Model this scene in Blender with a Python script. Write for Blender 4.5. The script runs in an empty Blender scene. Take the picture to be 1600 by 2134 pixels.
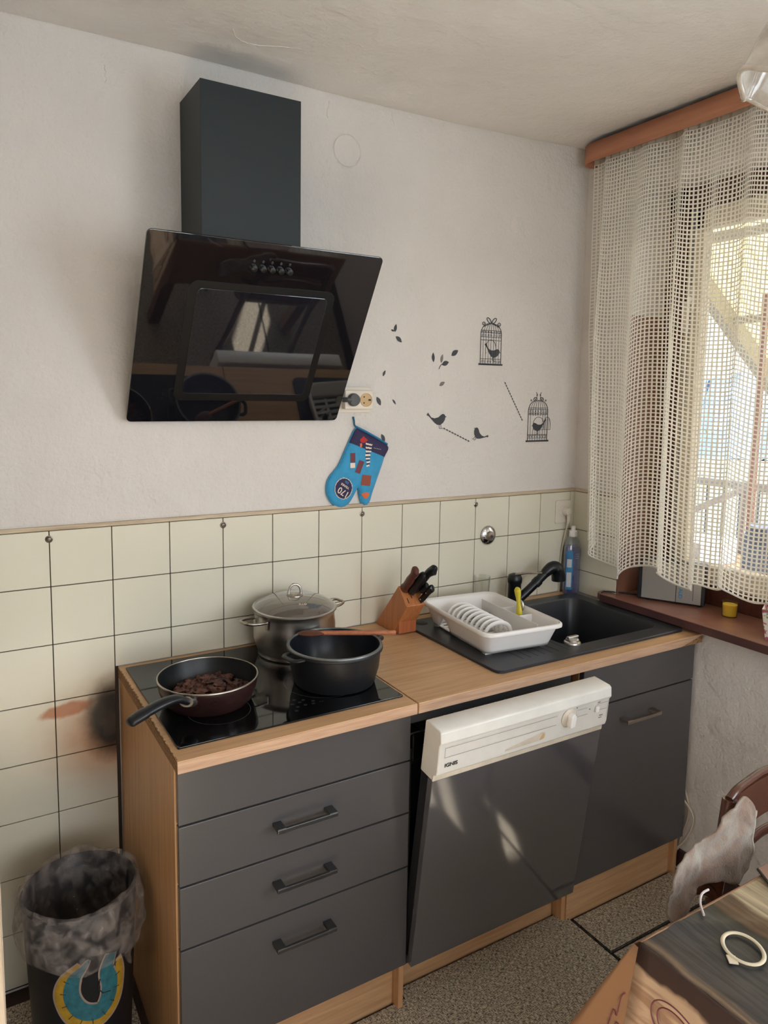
import bpy, bmesh, math, random
from mathutils import Vector, Matrix, noise
from math import pi, sin, cos, radians

SC = bpy.context.scene
COL = SC.collection
random.seed(7)

# ------------------------------------------------------------------ camera, sky, sun, exposure
cam_d = bpy.data.cameras.new('camera')
cam = bpy.data.objects.new('camera', cam_d)
COL.objects.link(cam)
cam.location = (-0.3837, -2.0186, 1.6204)
cam.rotation_euler = (radians(83.7374), radians(-0.739), radians(-30.0075))
cam_d.sensor_fit = 'HORIZONTAL'
cam_d.sensor_width = 36.0
cam_d.lens = 1495.22 / 1600 * 36.0
cam_d.shift_x = 42.22 / 1600
cam_d.shift_y = -78.29 / 1600
cam_d.clip_start = 0.02
cam_d.clip_end = 500
SC.camera = cam

SC.view_settings.view_transform = 'Standard'
SC.view_settings.look = 'None'
SC.view_settings.gamma = 1
SC.view_settings.use_curve_mapping = False
SC.view_settings.exposure = 0.62

SUN_TO = Vector((0.62, -1.37, 1.2)).normalized()      # direction towards the sun
world = bpy.data.worlds.new('world')
SC.world = world
world.use_nodes = True
wn = world.node_tree
wn.nodes.clear()
w_out = wn.nodes.new('ShaderNodeOutputWorld')
w_bg = wn.nodes.new('ShaderNodeBackground')
w_sky = wn.nodes.new('ShaderNodeTexSky')
w_sky.sky_type = 'NISHITA'
w_sky.sun_disc = False
w_sky.sun_elevation = math.asin(SUN_TO.z)
w_sky.sun_rotation = math.atan2(SUN_TO.x, SUN_TO.y)
w_sky.air_density = 1.0
w_sky.dust_density = 2.5
w_sky.ozone_density = 1.0
w_mix = wn.nodes.new('ShaderNodeMixRGB')
w_mix.inputs[0].default_value = 0.55
w_mix.inputs[2].default_value = (4.9, 5.0, 5.1, 1)      # thin bright haze over the clear sky
wn.links.new(w_sky.outputs[0], w_mix.inputs[1])
wn.links.new(w_mix.outputs[0], w_bg.inputs[0])
w_bg.inputs[1].default_value = 0.4
wn.links.new(w_bg.outputs[0], w_out.inputs[0])

sun_d = bpy.data.lights.new('sun', 'SUN')
sun_d.energy = 40.0
sun_d.angle = radians(0.6)
sun_d.color = (1.0, 0.97, 0.93)
sun = bpy.data.objects.new('sun', sun_d)
COL.objects.link(sun)
sun.location = (6, 4, 8)
sun.rotation_euler = (-SUN_TO).to_track_quat('-Z', 'Y').to_euler()
fill2_d = bpy.data.lights.new('fill_light_2', 'AREA')      # added fill light, set in the unseen rear window opening
fill2_d.shape = 'RECTANGLE'; fill2_d.size = 1.25; fill2_d.size_y = 1.35
fill2_d.energy = 24
fill2_d.color = (0.78, 0.89, 1.0)
fill2 = bpy.data.objects.new('fill_light_2', fill2_d)
COL.objects.link(fill2)
fill2.location = (1.88, -2.78, 1.60)
fill2.rotation_euler = (0, radians(96), 0)
fill3_d = bpy.data.lights.new('fill_light_3', 'AREA')     # second added fill light, facing the worktop to soften side shadows
fill3_d.shape = 'RECTANGLE'; fill3_d.size = 1.9; fill3_d.size_y = 1.3
fill3_d.energy = 11
fill3_d.color = (0.78, 0.89, 1.0)
fill3 = bpy.data.objects.new('fill_light_3', fill3_d)
COL.objects.link(fill3)
fill3.location = (0.3, -4.0, 1.60)
fill3.rotation_euler = (radians(96), 0, 0)
SC.cycles.use_denoising = True
SC.cycles.max_bounces = 10
SC.cycles.diffuse_bounces = 5
SC.cycles.transparent_max_bounces = 24
SC.cycles.sample_clamp_indirect = 6.0
SC.cycles.caustics_reflective = False
SC.cycles.caustics_refractive = False

# ------------------------------------------------------------------ materials
def lin(c):
    return tuple(((x/255)/12.92 if x/255 <= 0.04045 else ((x/255+0.055)/1.055)**2.4) for x in c) + (1,)

def mat(name, rgb, rough=0.5, metal=0.0, spec=None, bump=0.0, bscale=60.0, var=0.0, vscale=8.0,
        stretch=None, coat=0.0, trans=0.0, ior=1.45, alpha=1.0, sheen=0.0, bdist=0.002, rgb2=None, rvar=0.0):
    m = bpy.data.materials.new(name)
    m.use_nodes = True
    nt = m.node_tree
    b = nt.nodes['Principled BSDF']
    base = lin(rgb)
    b.inputs['Base Color'].default_value = base
    b.inputs['Roughness'].default_value = rough
    b.inputs['Metallic'].default_value = metal
    b.inputs['IOR'].default_value = ior
    if spec is not None: b.inputs['Specular IOR Level'].default_value = spec
    if coat: b.inputs['Coat Weight'].default_value = coat; b.inputs['Coat Roughness'].default_value = 0.06
    if trans: b.inputs['Transmission Weight'].default_value = trans
    if alpha < 1: b.inputs['Alpha'].default_value = alpha
    if sheen: b.inputs['Sheen Weight'].default_value = sheen
    if bump or var or rvar:
        tc = nt.nodes.new('ShaderNodeTexCoord')
        mp = nt.nodes.new('ShaderNodeMapping')
        if stretch: mp.inputs['Scale'].default_value = stretch
        nt.links.new(tc.outputs['Object'], mp.inputs[0])
    if var:
        n = nt.nodes.new('ShaderNodeTexNoise'); n.inputs['Scale'].default_value = vscale
        n.inputs['Detail'].default_value = 6; n.inputs['Roughness'].default_value = 0.6
        nt.links.new(mp.outputs[0], n.inputs[0])
        r = nt.nodes.new('ShaderNodeValToRGB')
        c2 = lin(rgb2) if rgb2 else tuple(max(0, x*(1-var)) for x in base[:3]) + (1,)
        c1 = base if rgb2 else tuple(min(1, x*(1+var*0.5)) for x in base[:3]) + (1,)
        r.color_ramp.elements[0].position = 0.35; r.color_ramp.elements[0].color = c2
        r.color_ramp.elements[1].position = 0.65; r.color_ramp.elements[1].color = c1
        nt.links.new(n.outputs[0], r.inputs[0])
        nt.links.new(r.outputs[0], b.inputs['Base Color'])
    if rvar:
        n3 = nt.nodes.new('ShaderNodeTexNoise'); n3.inputs['Scale'].default_value = 5; n3.inputs['Detail'].default_value = 5
        nt.links.new(mp.outputs[0], n3.inputs[0])
        mr = nt.nodes.new('ShaderNodeMapRange'); mr.inputs[1].default_value = 0.35; mr.inputs[2].default_value = 0.65
        mr.inputs[3].default_value = max(0.02, rough-rvar); mr.inputs[4].default_value = rough+rvar
        nt.links.new(n3.outputs[0], mr.inputs[0]); nt.links.new(mr.outputs[0], b.inputs['Roughness'])
    if bump:
        n2 = nt.nodes.new('ShaderNodeTexNoise'); n2.inputs['Scale'].default_value = bscale
        n2.inputs['Detail'].default_value = 5
        nt.links.new(mp.outputs[0], n2.inputs[0])
        bp = nt.nodes.new('ShaderNodeBump'); bp.inputs['Strength'].default_value = bump
        bp.inputs['Distance'].default_value = bdist
        nt.links.new(n2.outputs[0], bp.inputs['Height'])
        nt.links.new(bp.outputs[0], b.inputs['Normal'])
    return m

def N(nt, t, **kw):
    n = nt.nodes.new(t)
    for k, v in kw.items():
        if isinstance(k, str) and hasattr(n, k): setattr(n, k, v)
    return n

def plaster(name, rgb, strength=0.55):
    m = mat(name, rgb, 0.9, spec=0.2)
    nt = m.node_tree; b = nt.nodes['Principled BSDF']
    tc = N(nt, 'ShaderNodeNewGeometry')
    a = N(nt, 'ShaderNodeTexNoise'); a.inputs['Scale'].default_value = 95; a.inputs['Detail'].default_value = 4
    c = N(nt, 'ShaderNodeTexNoise'); c.inputs['Scale'].default_value = 14; c.inputs['Detail'].default_value = 5
    s = N(nt, 'ShaderNodeTexNoise'); s.inputs['Scale'].default_value = 2.2; s.inputs['Detail'].default_value = 3
    for x in (a, c, s): nt.links.new(tc.outputs['Position'], x.inputs[0])
    m1 = N(nt, 'ShaderNodeMath', operation='MULTIPLY'); m1.inputs[1].default_value = 0.35
    nt.links.new(a.outputs[0], m1.inputs[0])
    m2 = N(nt, 'ShaderNodeMath', operation='MULTIPLY_ADD'); m2.inputs[1].default_value = 1.4
    nt.links.new(c.outputs[0], m2.inputs[0]); nt.links.new(m1.outputs[0], m2.inputs[2])
    m3 = N(nt, 'ShaderNodeMath', operation='MULTIPLY_ADD'); m3.inputs[1].default_value = 3.0
    nt.links.new(s.outputs[0], m3.inputs[0]); nt.links.new(m2.outputs[0], m3.inputs[2])
    bp = N(nt, 'ShaderNodeBump'); bp.inputs['Strength'].default_value = strength; bp.inputs['Distance'].default_value = 0.014
    nt.links.new(m3.outputs[0], bp.inputs['Height']); nt.links.new(bp.outputs[0], b.inputs['Normal'])
    r = N(nt, 'ShaderNodeValToRGB')
    base = lin(rgb)
    r.color_ramp.elements[0].position = 0.3; r.color_ramp.elements[0].color = tuple(x*0.9 for x in base[:3])+(1,)
    r.color_ramp.elements[1].position = 0.7; r.color_ramp.elements[1].color = base
    nt.links.new(s.outputs[0], r.inputs[0]); nt.links.new(r.outputs[0], b.inputs['Base Color'])
    return m

def wood(name, c1, c2, axis='X', rough=0.45, scale=1.0, bump=0.15, c3=None):
    """long grain running along one object axis"""
    m = mat(name, c1, rough)
    nt = m.node_tree; b = nt.nodes['Principled BSDF']
    tc = N(nt, 'ShaderNodeTexCoord'); mp = N(nt, 'ShaderNodeMapping')
    sc = [26*scale]*3; sc['XYZ'.index(axis)] = 1.6*scale
    mp.inputs['Scale'].default_value = sc
    nt.links.new(tc.outputs['Object'], mp.inputs[0])
    n = N(nt, 'ShaderNodeTexNoise'); n.inputs['Scale'].default_value = 2.4; n.inputs['Detail'].default_value = 8
    n.inputs['Roughness'].default_value = 0.62; n.inputs['Distortion'].default_value = 0.6
    nt.links.new(mp.outputs[0], n.inputs[0])
    r = N(nt, 'ShaderNodeValToRGB')
    r.color_ramp.elements[0].position = 0.3; r.color_ramp.elements[0].color = lin(c2)
    r.color_ramp.elements[1].position = 0.62; r.color_ramp.elements[1].color = lin(c1)
    if c3:
        e = r.color_ramp.elements.new(0.8); e.color = lin(c3)
    nt.links.new(n.outputs[0], r.inputs[0]); nt.links.new(r.outputs[0], b.inputs['Base Color'])
    bp = N(nt, 'ShaderNodeBump'); bp.inputs['Strength'].default_value = bump; bp.inputs['Distance'].default_value = 0.001
    nt.links.new(n.outputs[0], bp.inputs['Height']); nt.links.new(bp.outputs[0], b.inputs['Normal'])
    return m

def glass(name, tint=(1, 1, 1), gloss=0.12, haze=0.0, hazecol=(1, 1, 1)):
    m = bpy.data.materials.new(name); m.use_nodes = True
    nt = m.node_tree; nt.nodes.clear()
    o = N(nt, 'ShaderNodeOutputMaterial')
    t = N(nt, 'ShaderNodeBsdfTransparent'); t.inputs[0].default_value = (*tint, 1)
    g = N(nt, 'ShaderNodeBsdfGlossy'); g.inputs['Roughness'].default_value = 0.03
    lw = N(nt, 'ShaderNodeLayerWeight'); lw.inputs[0].default_value = 0.5
    f = N(nt, 'ShaderNodeMath', operation='POWER'); f.inputs[1].default_value = 3.0
    nt.links.new(lw.outputs['Facing'], f.inputs[0])
    mx = N(nt, 'ShaderNodeMixShader')
    if haze:
        d = N(nt, 'ShaderNodeBsdfDiffuse'); d.inputs[0].default_value = (*hazecol, 1)
        m0 = N(nt, 'ShaderNodeMixShader'); m0.inputs[0].default_value = haze
        nt.links.new(t.outputs[0], m0.inputs[1]); nt.links.new(d.outputs[0], m0.inputs[2])
        src = m0
    else: src = t
    ad = N(nt, 'ShaderNodeMath', operation='ADD'); ad.inputs[1].default_value = gloss - 0.04; ad.use_clamp = True
    nt.links.new(f.outputs[0], ad.inputs[0]); nt.links.new(ad.outputs[0], mx.inputs[0])
    nt.links.new(src.outputs[0], mx.inputs[1]); nt.links.new(g.outputs[0], mx.inputs[2])
    nt.links.new(mx.outputs[0], o.inputs[0])
    return m

def cloth_translucent(name, rgb, t=0.4):
    m = bpy.data.materials.new(name); m.use_nodes = True
    nt = m.node_tree; nt.nodes.clear()
    o = N(nt, 'ShaderNodeOutputMaterial')
    d = N(nt, 'ShaderNodeBsdfDiffuse'); d.inputs[0].default_value = lin(rgb)
    tr = N(nt, 'ShaderNodeBsdfTranslucent'); tr.inputs[0].default_value = lin(rgb)
    mx = N(nt, 'ShaderNodeMixShader'); mx.inputs[0].default_value = t
    nt.links.new(d.outputs[0], mx.inputs[1]); nt.links.new(tr.outputs[0], mx.inputs[2]); nt.links.new(mx.outputs[0], o.inputs[0])
    return m

M = {}
M['wall'] = plaster('wall_plaster', (222, 217, 213))
M['ceiling'] = plaster('ceiling_plaster', (230, 226, 222), 0.4)
M['floor'] = mat('floor_board', (58, 42, 34), 0.6, var=0.3)
M['oak'] = wood('oak_laminate', (206, 166, 124), (184, 142, 102), 'X', 0.42, c3=(214, 176, 136))
M['oak_z'] = wood('oak_laminate_upright', (202, 158, 114), (178, 134, 94), 'Z', 0.42, c3=(208, 168, 126))
M['oak_edge'] = wood('oak_edge_band', (196, 162, 134), (170, 134, 108), 'X', 0.5, 1.6)
M['chip'] = mat('raw_chipboard', (150, 112, 74), 0.9, var=0.5, vscale=160, bump=1.0, bscale=200)
M['front'] = mat('anthracite_front', (77, 75, 75), 0.24, spec=0.5, bump=0.03, bscale=700, bdist=0.0005)
M['front_dw'] = mat('anthracite_lacquer', (76, 75, 78), 0.085, ior=1.8, spec=0.7, bump=0.03, bscale=9, bdist=0.001)
M['black_gap'] = mat('dark_interior', (26, 26, 30), 0.6)
M['gun'] = mat('gunmetal_handle', (92, 92, 92), 0.35, 0.9, rvar=0.1)
M['steel'] = mat('brushed_steel', (196, 192, 186), 0.3, 1.0)
M['steel_dirty'] = mat('worn_steel', (168, 158, 148), 0.3, 1.0, rvar=0.1)
M['chrome'] = mat('chrome', (205, 205, 205), 0.12, 1.0)
M['hob'] = mat('black_ceramic_glass', (10, 11, 13), 0.05, spec=0.6)
M['hob_print'] = mat('hob_grey_print', (86, 88, 90), 0.3)
M['hood_metal'] = mat('hood_black_paint', (30, 38, 42), 0.5, bump=0.03, bscale=900, bdist=0.0005)
M['hood_glass'] = mat('hood_black_glass', (18, 18, 22), 0.03, spec=0.75, ior=1.7)
M['hood_inner'] = mat('hood_inner_glass', (26, 27, 34), 0.03, spec=0.75, ior=1.75)
M['hood_groove'] = mat('hood_groove', (6, 6, 8), 0.4)
M['white_dw'] = mat('ivory_plastic', (222, 219, 212), 0.3, var=0.05, vscale=14)
M['white_dw_old'] = mat('yellowed_plastic', (208, 197, 180), 0.4, var=0.15, vscale=20)
M['print_grey'] = mat('grey_print', (120, 112, 108), 0.6)
M['print_dark'] = mat('dark_print', (48, 44, 46), 0.6)
M['white_pl'] = mat('white_plastic', (236, 233, 230), 0.38)
M['cream_pl'] = mat('cream_plastic', (222, 213, 200), 0.4)
M['beige_pl'] = mat('beige_plastic', (196, 164, 120), 0.45)
M['grey_pl'] = mat('grey_plug', (78, 80, 82), 0.5)
M['sink'] = mat('black_granite', (44, 46, 50), 0.36, bump=0.06, bscale=900, bdist=0.0004)
M['black_tap'] = mat('black_tap', (20, 22, 25), 0.3)
M['black_pl'] = mat('black_plastic', (20, 22, 26), 0.35)
M['pan_in'] = mat('pan_nonstick', (17, 20, 22), 0.4, var=0.4, vscale=30)
M['pan_out'] = mat('pan_enamel', (46, 28, 26), 0.22, var=0.3, vscale=12)
M['cast'] = mat('cast_black', (26, 27, 30), 0.4, bump=0.15, bscale=300, bdist=0.0005, var=0.25, vscale=10)
M['cast_in'] = mat('cast_inside', (24, 28, 35), 0.3, var=0.3, vscale=8)
M['cast_rim'] = mat('cast_rim', (110, 112, 112), 0.35, 0.6)
M['meat'] = mat('fried_meat', (112, 66, 50), 0.5, var=0.7, vscale=45, bump=0.8, bscale=120, rgb2=(40, 24, 22))
M['spoon_dark'] = mat('stained_spoon', (96, 54, 40), 0.55, var=0.4, vscale=30)
M['spoon'] = wood('spoon_wood', (176, 108, 74), (150, 88, 58), 'X', 0.55, 2)
M['kblock'] = wood('knife_block_wood', (190, 124, 76), (168, 102, 60), 'Z', 0.4, 1.2)
M['kblock2'] = wood('knife_block_foot_wood', (182, 108, 66), (156, 88, 54), 'Z', 0.42, 1.2)
M['knife_wood'] = mat('dark_wood_handle', (92, 50, 40), 0.4, var=0.3, vscale=40)
M['yellow'] = mat('yellow_plastic', (214, 196, 60), 0.4)
M['bottle_blue'] = mat('blue_liquid', (38, 48, 130), 0.12, trans=0.0, coat=0.5)
M['bottle_clear'] = glass('clear_plastic', (0.82, 0.86, 0.88), 0.16, 0.12, (0.6, 0.65, 0.7))
M['tumbler'] = glass('thin_glass', (0.97, 0.97, 0.96), 0.06)
M['lid_glass'] = glass('smoky_lid_glass', (0.62, 0.57, 0.5), 0.14, 0.42, (0.27, 0.23, 0.19))
M['pane'] = glass('window_pane', (0.95, 0.96, 0.97), 0.06)
M['label_blue'] = mat('label_blue', (56, 130, 176), 0.4, var=0.3, vscale=18)
M['label_white'] = mat('label_white', (200, 200, 206), 0.4)
M['brown_frame'] = wood('brown_frame', (92, 52, 40), (70, 40, 33), 'Z', 0.4)
M['brown_sill'] = mat('brown_sill', (150, 104, 88), 0.2, var=0.12, vscale=9, bump=0.1, bscale=30, rvar=0.08)
M['sill_edge'] = mat('sill_edge', (84, 56, 54), 0.35, var=0.15)
M['lining'] = mat('orange_brown_lining', (124, 84, 66), 0.45, var=0.15)
M['cream_sash'] = mat('cream_sash', (222, 208, 184), 0.45)
M['pelmet'] = wood('pelmet_wood', (178, 122, 94), (164, 108, 82), 'Y', 0.45)
M['pelmet_in'] = mat('pelmet_inside', (84, 58, 54), 0.6)
M['lace'] = cloth_translucent('lace_thread', (250, 247, 240), 0.45)
M['lace_hem'] = cloth_translucent('lace_hem', (240, 236, 228), 0.25)
M['lace_tape'] = cloth_translucent('lace_tape', (206, 196, 180), 0.4)
M['tape_dirty'] = mat('frayed_tape', (176, 164, 150), 0.9, var=0.3, vscale=60)
M['radio'] = mat('radio_silver', (158, 158, 156), 0.35, 0.3)
M['radio_dark'] = mat('radio_black', (34, 36, 42), 0.4)
M['blue_print'] = mat('blue_print', (84, 140, 186), 0.5)
M['wax'] = mat('yellow_wax', (244, 200, 60), 0.5)
M['wax'].node_tree.nodes['Principled BSDF'].inputs['Subsurface Weight'].default_value = 0.4
M['mitt'] = mat('mitt_blue', (48, 150, 198), 0.7, var=0.12, vscale=30, sheen=0.3)
M['mitt_dark'] = mat('mitt_navy', (48, 42, 78), 0.75)
M['mitt_trim'] = mat('mitt_trim', (30, 112, 152), 0.7)
M['choc'] = mat('print_maroon', (112, 58, 66), 0.7)
M['choc2'] = mat('print_rust', (142, 74, 56), 0.7)
M['p_cream'] = mat('print_cream', (232, 216, 196), 0.7)
M['p_orange'] = mat('print_orange', (214, 110, 62), 0.7)
M['p_red'] = mat('print_red', (184, 44, 44), 0.7)
M['sticker'] = mat('sticker_black', (60, 60, 66), 0.55)
M['sticker_grey'] = mat('sticker_faded', (120, 112, 108), 0.6)
M['bin'] = mat('bin_black', (22, 24, 28), 0.4)
M['teal'] = mat('sticker_teal', (44, 104, 116), 0.5, var=0.3, vscale=60)
M['mustard'] = mat('sticker_mustard', (170, 134, 40), 0.5, var=0.2, vscale=60)
M['outline'] = mat('sticker_outline', (150, 130, 116), 0.6)
M['cupboard'] = wood('pale_worn_wood', (186, 170, 150), (160, 142, 122), 'Z', 0.6)
M['chair'] = mat('polished_brown_wood', (92, 58, 46), 0.22, var=0.15, coat=0.3)
M['towel'] = mat('grey_terry', (160, 152, 138), 0.95, var=0.35, vscale=16, bump=0.9, bscale=260, sheen=0.4, rgb2=(136, 108, 90))
M['hem'] = mat('towel_hem', (178, 172, 160), 0.95, bump=0.5, bscale=200)
M['elastic'] = mat('cream_elastic', (214, 200, 172), 0.7)
M['string'] = mat('white_string', (202, 188, 184), 0.7)
M['placemat'] = mat('placemat_top', (140, 108, 94), 0.5, var=0.2)
M['cable_w'] = mat('white_cable', (206, 192, 172), 0.5)
M['cable_b'] = mat('black_cable', (30, 28, 30), 0.5)
M['rust'] = mat('washer', (120, 112, 100), 0.4, 0.8)
M['lampglass'] = mat('ruffled_milk_glass', (208, 204, 196), 0.15, var=0.35, vscale=9, rgb2=(140, 122, 106), coat=0.5)
M['sponge'] = mat('sponge_green', (112, 124, 112), 0.9, bump=0.8, bscale=150)
M['tablewood'] = mat('table_frame', (120, 84, 60), 0.5, var=0.2)
M['seam'] = mat('mat_edge', (48, 40, 34), 0.9)
M['baseboard'] = mat('dark_baseboard', (58, 40, 36), 0.45)
M['ply'] = wood('plywood_edge', (206, 190, 164), (172, 152, 128), 'X', 0.7, 2)
M['concrete'] = mat('deck', (96, 92, 90), 0.8, var=0.2)
M['rail_white'] = mat('rail_white', (160, 162, 168), 0.5)
M['rail_dark'] = mat('baluster_grey', (96, 104, 116), 0.6)
M['post_pink'] = mat('post_pink', (150, 112, 102), 0.6)
M['roofbeam'] = mat('roof_beam', (150, 148, 140), 0.7)
M['roofpanel'] = cloth_translucent('yellow_fibreglass', (166, 152, 108), 0.5)
M['outwood'] = mat('orange_garden_wood', (120, 70, 48), 0.6, var=0.2)
M['barrel'] = mat('dark_barrel', (60, 68, 84), 0.6)
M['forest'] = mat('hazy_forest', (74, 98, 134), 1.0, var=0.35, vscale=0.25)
M['leaf'] = mat('shrub_leaf', (150, 160, 92), 0.6, var=0.3, vscale=20)
M['ground'] = mat('ground', (84, 90, 84), 1.0, var=0.3, vscale=0.3)
M['house'] = mat('house_wall', (222, 218, 212), 0.9)

# tile: cream gloss with real scorch and grease stains near the cooker
def tile_material():
    m = mat('cream_tile', (224, 216, 188), 0.2, spec=0.4)
    nt = m.node_tree; b = nt.nodes['Principled BSDF']
    g = N(nt, 'ShaderNodeNewGeometry')
    nz = N(nt, 'ShaderNodeTexNoise'); nz.inputs['Scale'].default_value = 28; nz.inputs['Detail'].default_value = 6
    nt.links.new(g.outputs['Position'], nz.inputs[0])
    big = N(nt, 'ShaderNodeTexNoise'); big.inputs['Scale'].default_value = 3.0
    nt.links.new(g.outputs['Position'], big.inputs[0])
    cur = N(nt, 'ShaderNodeMixRGB'); cur.inputs[1].default_value = lin((226, 222, 206)); cur.inputs[2].default_value = lin((218, 214, 194))
    nt.links.new(big.outputs[0], cur.inputs[0])
    last = cur.outputs[0]
    def blob(last, cx, cz, rx, rz, soft, col, wob, amount=1.0, rot=0.0):
        mp = N(nt, 'ShaderNodeMapping'); mp.vector_type = 'TEXTURE'
        mp.inputs['Location'].default_value = (cx, 0, cz)
        mp.inputs['Rotation'].default_value = (0, rot, 0)
        mp.inputs['Scale'].default_value = (rx, 1000, rz)
        nt.links.new(g.outputs['Position'], mp.inputs[0])
        ln = N(nt, 'ShaderNodeVectorMath', operation='LENGTH'); nt.links.new(mp.outputs[0], ln.inputs[0])
        ma = N(nt, 'ShaderNodeMath', operation='MULTIPLY_ADD'); ma.inputs[1].default_value = wob
        nt.links.new(nz.outputs[0], ma.inputs[0]); nt.links.new(ln.outputs['Value'], ma.inputs[2])
        mr = N(nt, 'ShaderNodeMapRange'); mr.inputs[1].default_value = 1+wob*0.5; mr.inputs[2].default_value = 1+wob*0.5-soft
        mr.inputs[3].default_value = 0; mr.inputs[4].default_value = amount; mr.interpolation_type = 'SMOOTHSTEP'
        nt.links.new(ma.outputs[0], mr.inputs[0])
        mx = N(nt, 'ShaderNodeMixRGB'); mx.inputs[2].default_value = lin(col)
        nt.links.new(mr.outputs[0], mx.inputs[0]); nt.links.new(last, mx.inputs[1])
        return mx.outputs[0]
    last = blob(last, -0.01, 0.68, 0.26, 0.20, 0.9, (182, 124, 82), 0.15, 0.9)
    last = blob(last, -0.135, 0.763, 0.085, 0.024, 0.45, (172, 96, 46), 0.7, 0.9, -0.08)
    last = blob(last, -0.015, 0.715, 0.105, 0.145, 0.55, (34, 27, 26), 0.2, 1.0)
    last = blob(last, -0.03, 0.70, 0.03, 0.05, 0.6, (80, 66, 60), 1.6, 0.35)
    nt.links.new(last, b.inputs['Base Color'])
    return m
M['tile'] = tile_material()
M['grout'] = mat('groove_dark', (64, 50, 40), 0.8)

def woven(name):
    m = mat(name, (158, 142, 118), 0.95)
    nt = m.node_tree; b = nt.nodes['Principled BSDF']
    g = N(nt, 'ShaderNodeNewGeometry')
    outs = []
    for sc in ((95, 520, 90), (520, 95, 90)):
        mp = N(nt, 'ShaderNodeMapping'); mp.inputs['Scale'].default_value = sc; mp.inputs['Rotation'].default_value = (0, 0, 0.03)
        nt.links.new(g.outputs['Position'], mp.inputs[0])
        n = N(nt, 'ShaderNodeTexNoise'); n.inputs['Scale'].default_value = 1.0; n.inputs['Detail'].default_value = 2
        nt.links.new(mp.outputs[0], n.inputs[0]); outs.append(n)
    mx = N(nt, 'ShaderNodeMath', operation='MAXIMUM')
    nt.links.new(outs[0].outputs[0], mx.inputs[0]); nt.links.new(outs[1].outputs[0], mx.inputs[1])
    r = N(nt, 'ShaderNodeValToRGB')
    r.color_ramp.elements[0].position = 0.46; r.color_ramp.elements[0].color = lin((82, 69, 58))
    r.color_ramp.elements[1].position = 0.64; r.color_ramp.elements[1].color = lin((216, 203, 178))
    nt.links.new(mx.outputs[0], r.inputs[0]); nt.links.new(r.outputs[0], b.inputs['Base Color'])
    bp = N(nt, 'ShaderNodeBump'); bp.inputs['Strength'].default_value = 0.7; bp.inputs['Distance'].default_value = 0.003
    nt.links.new(mx.outputs[0], bp.inputs['Height']); nt.links.new(bp.outputs[0], b.inputs['Normal'])
    return m
M['woven'] = woven('woven_mat')

def cloth_print(name):
    """vinyl cloth printed with weathered boards on the top"""
    m = mat(name, (80, 76, 72), 0.3, spec=0.5, bump=0.25, bscale=22, bdist=0.004)
    nt = m.node_tree; b = nt.nodes['Principled BSDF']
    g = N(nt, 'ShaderNodeNewGeometry')
    mp = N(nt, 'ShaderNodeMapping'); mp.inputs['Scale'].default_value = (1, 1, 1)
    nt.links.new(g.outputs['Position'], mp.inputs[0])
    sx = N(nt, 'ShaderNodeSeparateXYZ'); nt.links.new(mp.outputs[0], sx.inputs[0])
    ms = N(nt, 'ShaderNodeMapping'); ms.inputs['Scale'].default_value = (70, 5, 5)
    nt.links.new(mp.outputs[0], ms.inputs[0])
    gr = N(nt, 'ShaderNodeTexNoise'); gr.inputs['Scale'].default_value = 1.6; gr.inputs['Detail'].default_value = 8; gr.inputs['Distortion'].default_value = 0.8
    nt.links.new(ms.outputs[0], gr.inputs[0])
    bl = N(nt, 'ShaderNodeTexNoise'); bl.inputs['Scale'].default_value = 12; bl.inputs['Detail'].default_value = 6
    nt.links.new(mp.outputs[0], bl.inputs[0])
    wob = N(nt, 'ShaderNodeMath', operation='MULTIPLY_ADD'); wob.inputs[1].default_value = 0.03
    nt.links.new(bl.outputs[0], wob.inputs[0]); nt.links.new(sx.outputs['X'], wob.inputs[2])
    band = N(nt, 'ShaderNodeMapRange'); band.inputs[1].default_value = 0.515; band.inputs[2].default_value = 1.015
    nt.links.new(wob.outputs[0], band.inputs[0])
    r = N(nt, 'ShaderNodeValToRGB'); r.color_ramp.interpolation = 'LINEAR'
    cols = [(0.0, (44, 32, 30)), (0.095, (50, 38, 34)), (0.115, (128, 106, 86)), (0.14, (72, 66, 66)), (0.30, (66, 66, 68)), (0.43, (58, 58, 58)), (0.46, (30, 26, 26)), (0.475, (92, 70, 54)), (0.555, (104, 80, 62)), (0.575, (170, 154, 128)), (1.0, (178, 162, 136))]
    els = r.color_ramp.elements
    els[0].position = cols[0][0]; els[0].color = lin(cols[0][1]); els[1].position = cols[-1][0]; els[1].color = lin(cols[-1][1])
    for p_, c in cols[1:-1]:
        e = els.new(p_); e.color = lin(c)
    nt.links.new(band.outputs[0], r.inputs[0])
    gv = N(nt, 'ShaderNodeValToRGB'); gv.color_ramp.elements[0].position = 0.35; gv.color_ramp.elements[0].color = (0.42, 0.40, 0.40, 1)
    gv.color_ramp.elements[1].position = 0.65; gv.color_ramp.elements[1].color = (1.1, 1.08, 1.04, 1)
    nt.links.new(gr.outputs[0], gv.inputs[0])
    mu = N(nt, 'ShaderNodeMixRGB', blend_type='MULTIPLY'); mu.inputs[0].default_value = 0.85
    nt.links.new(r.outputs[0], mu.inputs[1]); nt.links.new(gv.outputs[0], mu.inputs[2])
    nt.links.new(mu.outputs[0], b.inputs['Base Color'])
    return m
M['cloth_top'] = cloth_print('vinyl_board_print')

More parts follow.
